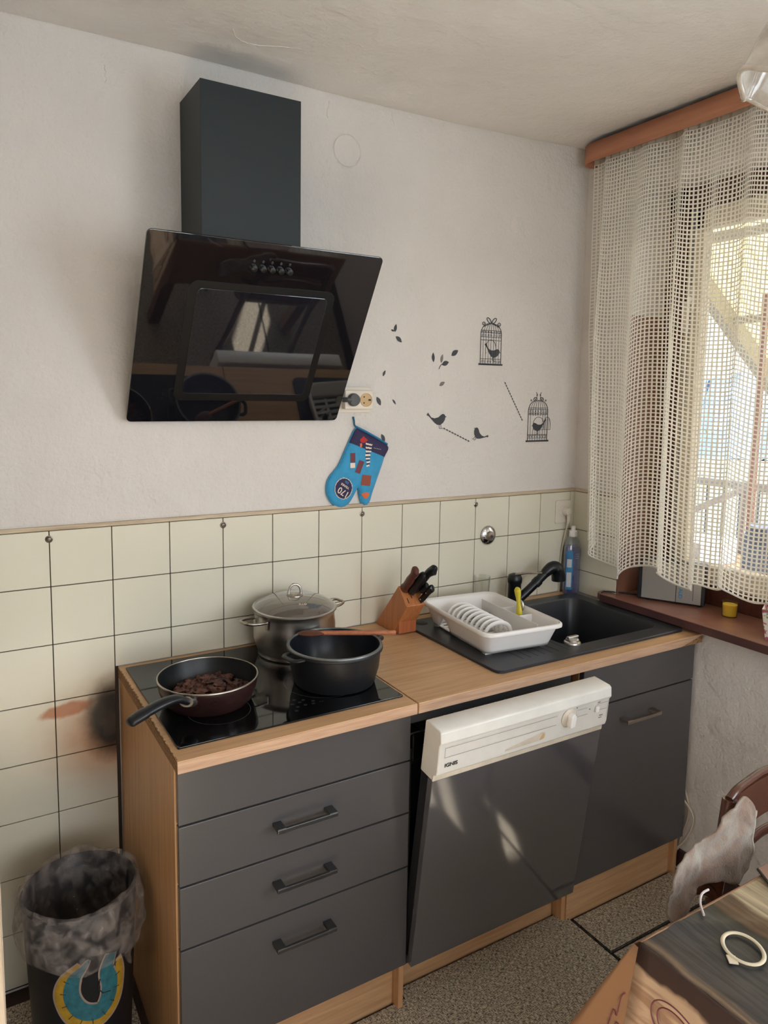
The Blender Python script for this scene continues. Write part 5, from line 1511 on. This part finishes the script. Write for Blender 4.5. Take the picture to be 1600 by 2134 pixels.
# ------------------------------------------------------------------ lamp shade close to the camera
lp = thing('pendant_lamp', 'ruffled milk-glass lamp shade hanging at the top right', 'lamp', (.684, -1.450, 2.072))
lc = (.680, -1.448, 2.062)
def ruf(r, z, a):
    k = max(0, 1-(z/.09)); return (r*(1+.055*k*cos(7*a+1.2)), z+.009*k*cos(7*a+1.2))
MB().lathe([(.118, .0), (.1155, .002), (.108, .020), (.098, .050), (.080, .090), (.055, .125), (.030, .145), (.022, .150)], lc, 96, fn=ruf).build('shade', 'lampglass', lp, smooth=180, solid=.005)
rimp = [(lc[0]+.1175*(1+.055*cos(7*a+1.2))*cos(a), lc[1]+.1175*(1+.055*cos(7*a+1.2))*sin(a), lc[2]+.009*cos(7*a+1.2)) for a in [2*pi*k/120 for k in range(121)]]
MB().tube(rimp, .0042, 8, cap=False).build('shade_rim', 'lampglass', lp, smooth=180)
MB().lathe([(0, .150), (.026, .150), (.026, .19), (.012, .20), (0, .20)], lc, 24).build('lamp_holder', 'rust', lp, smooth=40)
MB().tube([(lc[0], lc[1], lc[2]+.2), (lc[0], lc[1], 2.535)], .004, 8).build('cord', 'black_pl', lp)
MB().lathe([(0, .02), (.022, .03), (.03, .055), (.022, .085), (.013, .10), (.013, .15)], lc, 24).build('bulb', 'white_pl', lp, smooth=60)

# ------------------------------------------------------------------ bin with bag
bx, by = -.159, -.300
bn = thing('waste_bin', 'black round waste bin with a teal dragon print, left of the cabinet', 'bin', (bx, by, 0))
MB().lathe([(0, .0005), (.104, .0005), (.108, .004), (.128, .440), (.131, .446), (.128, .450), (.124, .445), (.104, .012), (0, .012)], (bx, by, 0), 56).build('body', 'bin', bn, smooth=45)
def bagf(r, z, a):
    n1 = noise.noise((cos(a)*2.2, sin(a)*2.2, z*7)); n2 = noise.noise((cos(a)*7, sin(a)*7, z*22+5))
    return (r+.006*n1+.004*n2, z+.018*n1*(1 if r > .125 else .5)+.006*n2)
bg = MB().lathe([(.085, .10), (.108, .22), (.114, .32), (.118, .40), (.122, .448), (.128, .462), (.137, .458), (.142, .43), (.146, .395), (.144, .365), (.140, .352)], (bx, by, 0), 110,
                fn=lambda r, z, a: (lambda q: (max(q[0], .1335) if r > .136 else q[0], q[1]-(.035*max(0, sin(-a+.25))*(1 if z < .40 and r > .13 else 0))))(bagf(r, z, a)))
o = bg.build('bin_bag', 'bag', smooth=180); tag(o, 'clear plastic bag lining the black bin, folded over its rim', 'bag')
# twisted loose end of the bag on the right
tw = smoothpath([(bx+.124, by-.060, .440), (bx+.128, by-.080, .40), (bx+.118, by-.098, .365), (bx+.090, by-.118, .335), (bx+.083, by-.124, .310)], 6)
MB().tube(tw, [.010+.005*sin(i*.9) for i in range(len(tw))], 8, flat=(.35, 1.5)).build('loose_end', 'bag', o, smooth=60)
# printed dragon, generic: curled tail and body
def onbin(u, z, lift):
    r = .108+(.128-.108)*(z-.004)/.436+lift
    a = radians(-96)+u/r
    return (bx+r*cos(a), by+r*sin(a), z)
def strokeb(pts, w, lift, name, m):
    q = smoothpath([(u, z, 0) for u, z in pts], 7); vs = []; n = len(q)
    for i, p in enumerate(q):
        t = (q[min(i+1, n-1)]-q[max(i-1, 0)]).normalized(); nn = Vector((-t.y, t.x, 0))
        f = i/(n-1)*(len(w)-1); k = min(int(f), len(w)-2); wd = w[k]+(w[k+1]-w[k])*(f-k)
        for s in (-1, -.33, .33, 1): vs.append(onbin(p.x+nn.x*wd*s, p.y+nn.y*wd*s, lift))
    return MB().add(vs, [(i*4+k, i*4+k+1, i*4+4+k+1, i*4+4+k) for i in range(n-1) for k in range(3)]).build(name, m, bn, smooth=180)
body = [(.012, .345), (.000, .330), (-.022, .305), (-.028, .262), (-.008, .222), (.030, .205), (.052, .225), (.058, .262), (.050, .300), (.062, .335)]
sh_ = lambda P, du, dz: [(u+du, z+dz) for u, z in P]
strokeb(body, [.004, .010, .019, .022, .023, .024, .025, .024, .020, .016], .0008, 'print_outline', 'outline')
strokeb([(-.010, .342), (-.044, .308), (-.055, .260), (-.028, .203), (.028, .179), (.072, .203), (.087, .262), (.082, .312)], [.005, .011, .015, .017, .017, .016, .015, .008], .0010, 'print_outline', 'outline')
strokeb(sh_([(-.010, .340), (-.042, .308), (-.052, .260), (-.026, .206), (.028, .182), (.070, .206), (.084, .262), (.080, .310)], 0, 0), [.003, .009, .013, .015, .015, .014, .013, .006], .0014, 'belly_print', 'mustard')
strokeb(body, [.002, .007, .014, .018, .019, .020, .021, .020, .016, .014], .0018, 'dragon_print', 'teal')
bl2 = MB()
for k in range(11):
    t = k/10; a = radians(150+240*t); cu_, cz_ = .016+.056*cos(a), .262+.070*sin(a)
    p = [onbin(cu_, cz_, .0016), onbin(cu_+.013*cos(a), cz_+.013*sin(a), .0016)]
    bl2.tube(p, .0010, 5)
bl2.build('belly_lines', 'print_dark', bn)
ar = MB().tube([onbin(*p, .0021) for p in ((.034, .285), (.030, .262), (.040, .246), (.058, .240))], .0013, 5).build('arm_line', 'print_dark', bn)

# ------------------------------------------------------------------ pale cupboard at the left edge
cpb = thing('side_cupboard', 'pale worn wooden cupboard whose edge shows at the lower left', 'cupboard', (-.6, -.75, -.008))
MB().box(-.85, -.349, -.98, -.5, -.008, 1.95).build('carcass', 'cupboard', cpb, bev=.002)
MB().box(-.848, -.351, -1.0, -.981, .03, 1.945).build('door', 'cupboard', cpb, bev=.002)

# ------------------------------------------------------------------ table, cloth
tb_ = thing('dining_table', 'wooden dining table under a printed vinyl cloth at lower right', 'table', (1.0, -1.75, -.008))
MB().box(.550, 1.40, -2.30, -1.325, .715, .7455).build('tabletop', 'tablewood', tb_, bev=.002)
for x in (.60, 1.365):
    for y in (-2.24, -1.385): MB().box(x-.03, x+.03, y-.03, y+.03, -.008, .7145).build('leg', 'tablewood', tb_, bev=.003)
MB().box(.60, 1.365, -1.40, -1.375, .62, .7145).build('apron', 'tablewood', tb_)
tc_ = thing('tablecloth', 'vinyl tablecloth printed with weathered boards, pale sides with lettering', 'tablecloth', (1.0, -1.75, .746))
CX, CY = .5435, -1.3165
def zt_(x, y): return .7485+.0014*noise.noise((x*14, y*14, 1))+.0035*math.exp(-(((x-.70)*.47+(y+1.36)*.88)/.006)**2)*(1 if x > .62 else 0)
vs = []; nx_, ny_ = 70, 80
for j in range(ny_+1):
    for i in range(nx_+1):
        x = CX+.006+(1.41-CX-.006)*i/nx_; y = CY-.006-(2.31+CY-.006+.0)*j/ny_ if False else CY-.006+(-2.31-CY+.006)*j/ny_
        vs.append((x, y, zt_(x, y)))
MB().add(vs, [(j*(nx_+1)+i, j*(nx_+1)+i+1, (j+1)*(nx_+1)+i+1, (j+1)*(nx_+1)+i) for j in range(ny_) for i in range(nx_)]).build('cloth_top', 'cloth_top', tc_, smooth=180)
# side drape (towards the camera side), rounded shoulder then hanging with a soft flare
def drape(path, name, m, depth=.27, flare=.03):
    """path: list of (x,y,nx,ny,flare multiplier)"""
    vs = []; L = 14
    for (x, y, nx2, ny2, fl2) in path:
        for k in range(L+1):
            t = k/L
            if k < 4: a = k/4*pi/2; o_ = -.006+.007*sin(a); z = .7485-.006*(1-cos(a))
            else:
                tt = (k-3)/(L-3); o_ = .001+flare*fl2*tt+.004*fl2*sin(y*40+x*30)*tt; z = .7425-depth*tt
            vs.append((x+nx2*o_, y+ny2*o_, z))
    n = len(path); L1 = L+1
    return MB().add(vs, [(i*L1+k, (i+1)*L1+k, (i+1)*L1+k+1, i*L1+k+1) for i in range(n-1) for k in range(L)]).build(name, m, tc_, smooth=70, solid=.0008)
pA = [(CX, CY-.006-(2.31+CY)*0-.992*(1-i/40), -1, 0, 1+.6*(i/40)**8) for i in range(41)]
drape(pA, 'side_drape', 'drape')
pB = [(CX+.006+.86*i/40, CY, 0, 1, 1.2) for i in range(41)]
drape(pB, 'far_drape', 'drape_shade')
# pinched corner ear sticking out beyond the corner
ear = []
for i in range(9):
    s = i/8
    for k in range(11):
        t = k/10
        w = t*.9
        p0 = Vector((CX-.001-.048*t*1.0, CY-.010, .742-.262*t)); p1 = Vector((CX-.022*t-.040*t, CY+.004+.115*t, .742-.262*t))
        p = p0.lerp(p1, s)
        ear.append(tuple(p))
MB().add(ear, [(i*11+k, (i+1)*11+k, (i+1)*11+k+1, i*11+k+1) for i in range(8) for k in range(10)]).build('corner_fold', 'drape_shade', tc_, smooth=70, solid=.0008)
ear2 = []
for i in range(9):
    s = i/8
    for k in range(11):
        t = k/10
        p0 = Vector((CX-.022*t-.040*t, CY+.004+.115*t, .742-.262*t)); p1 = Vector((CX+.02, CY+.003+.03*t, .742-.262*t))
        ear2.append(tuple(p0.lerp(p1, s)))
MB().add(ear2, [(i*11+k, (i+1)*11+k, (i+1)*11+k+1, i*11+k+1) for i in range(8) for k in range(10)]).build('corner_fold', 'drape_shade', tc_, smooth=70, solid=.0008)
tmx = frame((CX-.0165, -1.4135, .664), (0, -1, 0), (-.10, 0, 1))
text('drape_print', 'COFFEE', .112, tmx @ Matrix.Translation((.140, .006, .001)), 'choc', tc_, outline=.0011)
# lettering on the corner fold
tz = MB()
for (s0, pts) in ((0, [(.25, .30), (.34, .34), (.30, .46), (.42, .44), (.40, .60), (.52, .58), (.56, .74), (.68, .80), (.60, .94), (.50, .86)]), (1, [(.15, .52), (.26, .50), (.28, .62), (.20, .70)])):
    q = []
    for (s, t) in pts:
        p0 = Vector((CX-.001-.048*t, CY-.010, .742-.262*t)); p1 = Vector((CX-.062*t, CY+.004+.115*t, .742-.262*t)); p = p0.lerp(p1, s); q.append((p.x-.0016, p.y-.001, p.z))
    tz.tube(smoothpath(q, 3), .0010, 5)
tz.build('fold_print', 'choc', tc_)
# things on the cloth
er = thing('elastic_loop', 'cream elastic hair loop with a flat tab on the tablecloth', 'elastic', (.676, -1.414, .752))
lpts = []
for k in range(61):
    a = 2*pi*k/60; u, v = .0335*cos(a), .0290*sin(a)
    lpts.append((.676+u*cos(.9)-v*sin(.9), -1.414+u*sin(.9)+v*cos(.9), .7535))
MB().tube(lpts, .0032, 8, cap=False, flat=(1, .6)).build('band', 'elastic', er, smooth=60)
MB().prism([(.640, -1.408), (.651, -1.417), (.640, -1.430), (.629, -1.421)], .7512, .7535, 'xy').build('tab', 'elastic', er, bev=.0008)
o = MB().tube(smoothpath([(.753, -1.3005, .7535), (.728, -1.305, .757), (.705, -1.318, .7565), (.688, -1.337, .7535)], 6), .0020, 8).build('thread', 'string', smooth=60)
tag(o, 'curved white piece of string lying near the tablecloth far edge', 'string')
pm = thing('placemat', 'brown placemat with dark edge at the right edge of the table', 'placemat', (1.0, -1.42, .751))
MB().prism([(.882, -1.310), (.856, -1.352), (.99, -1.50), (1.14, -1.42), (1.09, -1.325)], .7530, .7565, 'xy').build('board', 'radio_dark', pm, bev=.0008)
MB().prism([(.884, -1.312), (.860, -1.352), (.991, -1.496), (1.155, -1.42), (1.088, -1.321)], .7566, .7572, 'xy').build('surface', 'placemat', pm)

# ------------------------------------------------------------------ chair with towel
ch = thing('dining_chair', 'polished dark brown wooden chair tucked under the table far edge', 'chair', (1.12, -1.3, -.008))
YC = -1.204
def bow(pts, r, flat=None, name='rail'): return MB().tube(smoothpath(pts, 7), r, 12, flat=flat).build(name, 'chair', ch, smooth=60)
bow([(.955, YC, .816), (.985, YC+.004, .826), (1.03, YC+.010, .829), (1.10, YC+.016, .832), (1.18, YC+.010, .829), (1.24, YC+.004, .822), (1.275, YC, .806)], .0085, (1, .8), 'top_rail')
# solid curved back panel with arched lower edge
pv = []; NP2 = 26
for i in range(NP2+1):
    s = i/NP2; x = .958+.314*s; y = YC+.012*sin(pi*s)
    zt2 = .818+.008*sin(pi*s); zb2 = .690+.052*math.sin(min(1, max(0, (s-.02)/.96))*pi)**.45
    for yy in (-.006, .006): pv += [(x, y+yy, zb2), (x, y+yy, zt2)]
fs2 = []
for i in range(NP2):
    a = i*4; b = a+4
    fs2 += [(a, b, b+1, a+1), (a+2, a+3, b+3, b+2), (a, a+2, b+2, b), (a+1, b+1, b+3, a+3)]
fs2 += [(0, 1, 3, 2), (NP2*4, NP2*4+2, NP2*4+3, NP2*4+1)]
MB().add(pv, fs2).build('back_panel', 'chair', ch, smooth=40)
bow([(.955, YC, .668), (1.00, YC+.006, .672), (1.06, YC+.010, .690), (1.12, YC+.014, .694), (1.18, YC+.010, .690), (1.23, YC+.004, .672), (1.275, YC, .668)], .0105, (.8, 1.1), 'lower_rail')
for s, xa in ((0, .945), (1, 1.285)):
    sg = 1 if s == 0 else -1
    bow([(xa-.05*sg, YC+.05, -.006), (xa-.03*sg, YC+.02, .22), (xa-.022*sg, YC-.01, .45), (xa-.02*sg, YC, .60), (xa, YC, .72), (xa+.014*sg, YC, .815)], [.016]*60 if False else .0155, (1, 1), 'back_leg')
bow([(.86, YC+.004, .655), (.90, YC+.002, .640), (.93, YC, .610)], .013, None, 'arm_bracket')
for xa in (.93, 1.30): bow([(xa, -1.62, -.006), (xa, -1.60, .22), (xa, -1.59, .43)], .015, None, 'front_leg')
MB().prism(rrect(.90, 1.33, -1.66, -1.235, .05), .430, .462, 'xy').build('seat', 'chair', ch, bev=.008)
# towel
cols = [(.994, .798, .690, -1.190), (.982, .820, .668, -1.186), (.962, .8335, .654, -1.184), (.940, .830, .656, -1.182), (.905, .814, .672, -1.176), (.870, .790, .684, -1.168), (.836, .775, .684, -1.160), (.820, .771, .662, -1.158), (.797, .767, .642, -1.158), (.770, .754, .632, -1.162), (.754, .735, .645, -1.168), (.744, .712, .668, -1.176)]
colp = smoothpath([(c[0], c[1], 0) for c in cols], 4); colb = smoothpath([(c[0], c[2], 0) for c in cols], 4); cold = smoothpath([(c[3], 0, 0) for c in cols], 4)
tv = []; TR = 22
for i in range(len(colp)):
    for k in range(TR+1):
        t = k/TR
        x = colp[i].x+(colb[i].x-colp[i].x)*t; z = colp[i].y+(colb[i].y-colp[i].y)*t
        y = -1.231+.25*(cold[i].x+1.175)+.007*noise.noise((x*26, z*26, 0))+.005*noise.noise((x*60, z*60+3, 4))+.010*noise.noise((x*14+2, z*14, 7))
        tv.append((x+.0015*noise.noise((z*20, x*20, 9)), y, z))
tw_ = MB().add(tv, [(i*(TR+1)+k, (i+1)*(TR+1)+k, (i+1)*(TR+1)+k+1, i*(TR+1)+k+1) for i in range(len(colp)-1) for k in range(TR)])
tl_ = thing('towel', 'crumpled grey terry towel hanging over the chair back', 'towel', (.87, -1.19, .63))
tw_.build('cloth', 'towel', tl_, smooth=180, solid=.004)
MB().tube([tv[k+(TR+1)*0] for k in range(TR+1)], .0035, 8).build('hem', 'hem', tl_, smooth=60)
# ------------------------------------------------------------------ outside: balcony, canopy, forest
MB().box(2.0, 3.9, -4.2, 3.2, -.25, .02).build('balcony_floor', 'concrete')['kind'] = 'structure'
MB().box(-6, 2.0, .2, .45, -3, 5).box(1.75, 2.0, .2, 5.0, -3, 3.5).build('wall_outside', 'house')['kind'] = 'structure'
MB().box(-60, 160, -90, 160, -3.2, -3.0).build('garden_ground', 'ground')['kind'] = 'structure'
ra = thing('balcony_railing', 'white-capped balcony railing with thin grey balusters', 'railing', (3.6, .4, .02))
MB().box(3.585, 3.64, -2.6, 3.2, 1.105, 1.15).build('top_rail', 'rail_white', ra, bev=.008)
MB().box(3.60, 3.625, -2.6, 3.2, .20, .23).build('bottom_rail', 'rail_white', ra)
for k in range(40):
    y = -1.0+.105*k; MB().box(3.606, 3.620, y, y+.014, .23, 1.105).build('baluster', 'rail_dark', ra)
for y in (-2.5, -.9, .8, 2.3): MB().box(3.595, 3.63, y, y+.035, .02, 1.105).build('post', 'rail_white', ra)
hr_ = thing('handrail', 'bright sloping handrail seen through the curtain', 'handrail', (3.2, .4, .02))
MB().tube([(3.15, .62, .93), (3.35, .30, 1.14)], .018, 10).build('rail', 'rail_white', hr_, smooth=60)
MB().tube([(3.15, .62, .02), (3.15, .62, .93)], .015, 10).build('post', 'rail_white', hr_, smooth=60)
MB().tube([(3.35, .30, .02), (3.35, .30, 1.14)], .015, 10).build('post', 'rail_white', hr_, smooth=60)
MB().box(2.0, 2.86, -3.75, 3.2, 2.52, 2.60).build('sun_block_slab', 'roofbeam')['kind'] = 'structure'  # unseen slab, added to keep direct sun out of the curtained window
cn = thing('canopy', 'yellow translucent canopy on pale rafters beyond the balcony', 'canopy', (3.6, 0, 1.5))
def roofz(x): return 2.151-.73*(x-3.461)
YE0, YE1 = -.95, .60
CA, CB = 2.90, 4.35
vs = []; NX = 90
for i in range(NX+1):
    y = YE0+(YE1-YE0)*i/NX
    for x in (CA, CB): vs.append((x, y, roofz(x)+.035+.010*sin(i*pi/2)))
MB().add(vs, [(2*i, 2*i+1, 2*i+3, 2*i+2) for i in range(NX)]).build('corrugated_sheet', 'roofpanel', cn, smooth=180)
for y in (.57, -.92):
    MB().add([(CA, y-.03, roofz(CA)-.09), (CB, y-.03, roofz(CB)-.09), (CB, y+.03, roofz(CB)-.09), (CA, y+.03, roofz(CA)-.09), (CA, y-.03, roofz(CA)+.03), (CB, y-.03, roofz(CB)+.03), (CB, y+.03, roofz(CB)+.03), (CA, y+.03, roofz(CA)+.03)],
             [(0, 3, 2, 1), (4, 5, 6, 7), (0, 1, 5, 4), (1, 2, 6, 5), (2, 3, 7, 6), (3, 0, 4, 7)]).build('rafter', 'roofbeam', cn)
for x in (3.05, 3.55, 4.2):
    MB().box(x-.02, x+.02, YE0, YE1, roofz(x)-.03, roofz(x)+.012).build('batten', 'roofbeam', cn)
ps = MB().box(3.335, 3.36, .235, .263, .02, 2.18).build('canopy_post', 'post_pink'); tag(ps, 'slender pinkish post holding up the canopy edge', 'post')
gt = thing('garden_table', 'orange-brown garden table standing on the balcony', 'table', (2.95, .10, .02))
MB().box(2.62, 3.30, -.35, .42, .76, .80).build('tabletop', 'outwood', gt, bev=.004)
for x in (2.68, 3.24):
    for y in (-.29, .36): MB().box(x-.025, x+.025, y-.025, y+.025, .02, .76).build('leg', 'outwood', gt)
o = MB().box(2.75, 3.05, .12, .38, .801, .93).build('white_crate', 'rail_white', bev=.01); tag(o, 'white box on the garden table outside the window', 'box')
o = MB().lathe([(0, 0), (.10, 0), (.125, .06), (.125, .20), (.10, .26), (0, .27)], (2.80, -.20, .801), 32).build('dark_kettle', 'barrel', smooth=50); tag(o, 'rounded dark container on the garden table outside', 'container')
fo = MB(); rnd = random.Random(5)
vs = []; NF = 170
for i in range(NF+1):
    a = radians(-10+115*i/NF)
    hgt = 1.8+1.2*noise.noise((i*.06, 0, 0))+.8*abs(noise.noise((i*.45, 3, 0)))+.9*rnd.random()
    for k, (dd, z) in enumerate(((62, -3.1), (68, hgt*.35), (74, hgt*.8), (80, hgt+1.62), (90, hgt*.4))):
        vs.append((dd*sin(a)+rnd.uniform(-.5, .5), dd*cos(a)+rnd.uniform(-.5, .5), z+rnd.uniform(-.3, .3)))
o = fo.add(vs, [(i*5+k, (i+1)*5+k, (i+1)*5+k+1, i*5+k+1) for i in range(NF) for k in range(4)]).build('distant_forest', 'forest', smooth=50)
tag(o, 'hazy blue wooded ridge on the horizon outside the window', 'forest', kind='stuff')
sb = thing('garden_shrub', 'pale green leafy shrub beyond the balcony railing', 'shrub', (4.6, 1.9, -3.0))
tr_ = MB(); lf = MB(); rnd = random.Random(11)
for k in range(9):
    a = rnd.random()*6.28; p = [(4.6, 1.9, -3.0), (4.6+.1*cos(a), 1.9+.1*sin(a), -1), (4.6+.35*cos(a)*rnd.random(), 1.9+.4*sin(a), .6), (4.6+.5*cos(a), 1.9+.5*sin(a), 1.3+.25*rnd.random())]
    q = smoothpath(p, 6); tr_.tube(q, .012, 6)
    for i in range(60):
        c = q[rnd.randint(8, len(q)-1)]+Vector((rnd.gauss(0, .12), rnd.gauss(0, .12), rnd.gauss(0, .12))); s = .045
        u = Vector((rnd.gauss(0, 1), rnd.gauss(0, 1), rnd.gauss(0, 1))).normalized(); w = u.orthogonal().normalized()
        lf.add([tuple(c-u*s), tuple(c+w*s*.4), tuple(c+u*s), tuple(c-w*s*.4)], [(0, 1, 2, 3)])
tr_.build('stems', 'outwood', sb); o = lf.build('foliage', 'leaf', sb); o['kind'] = 'stuff'
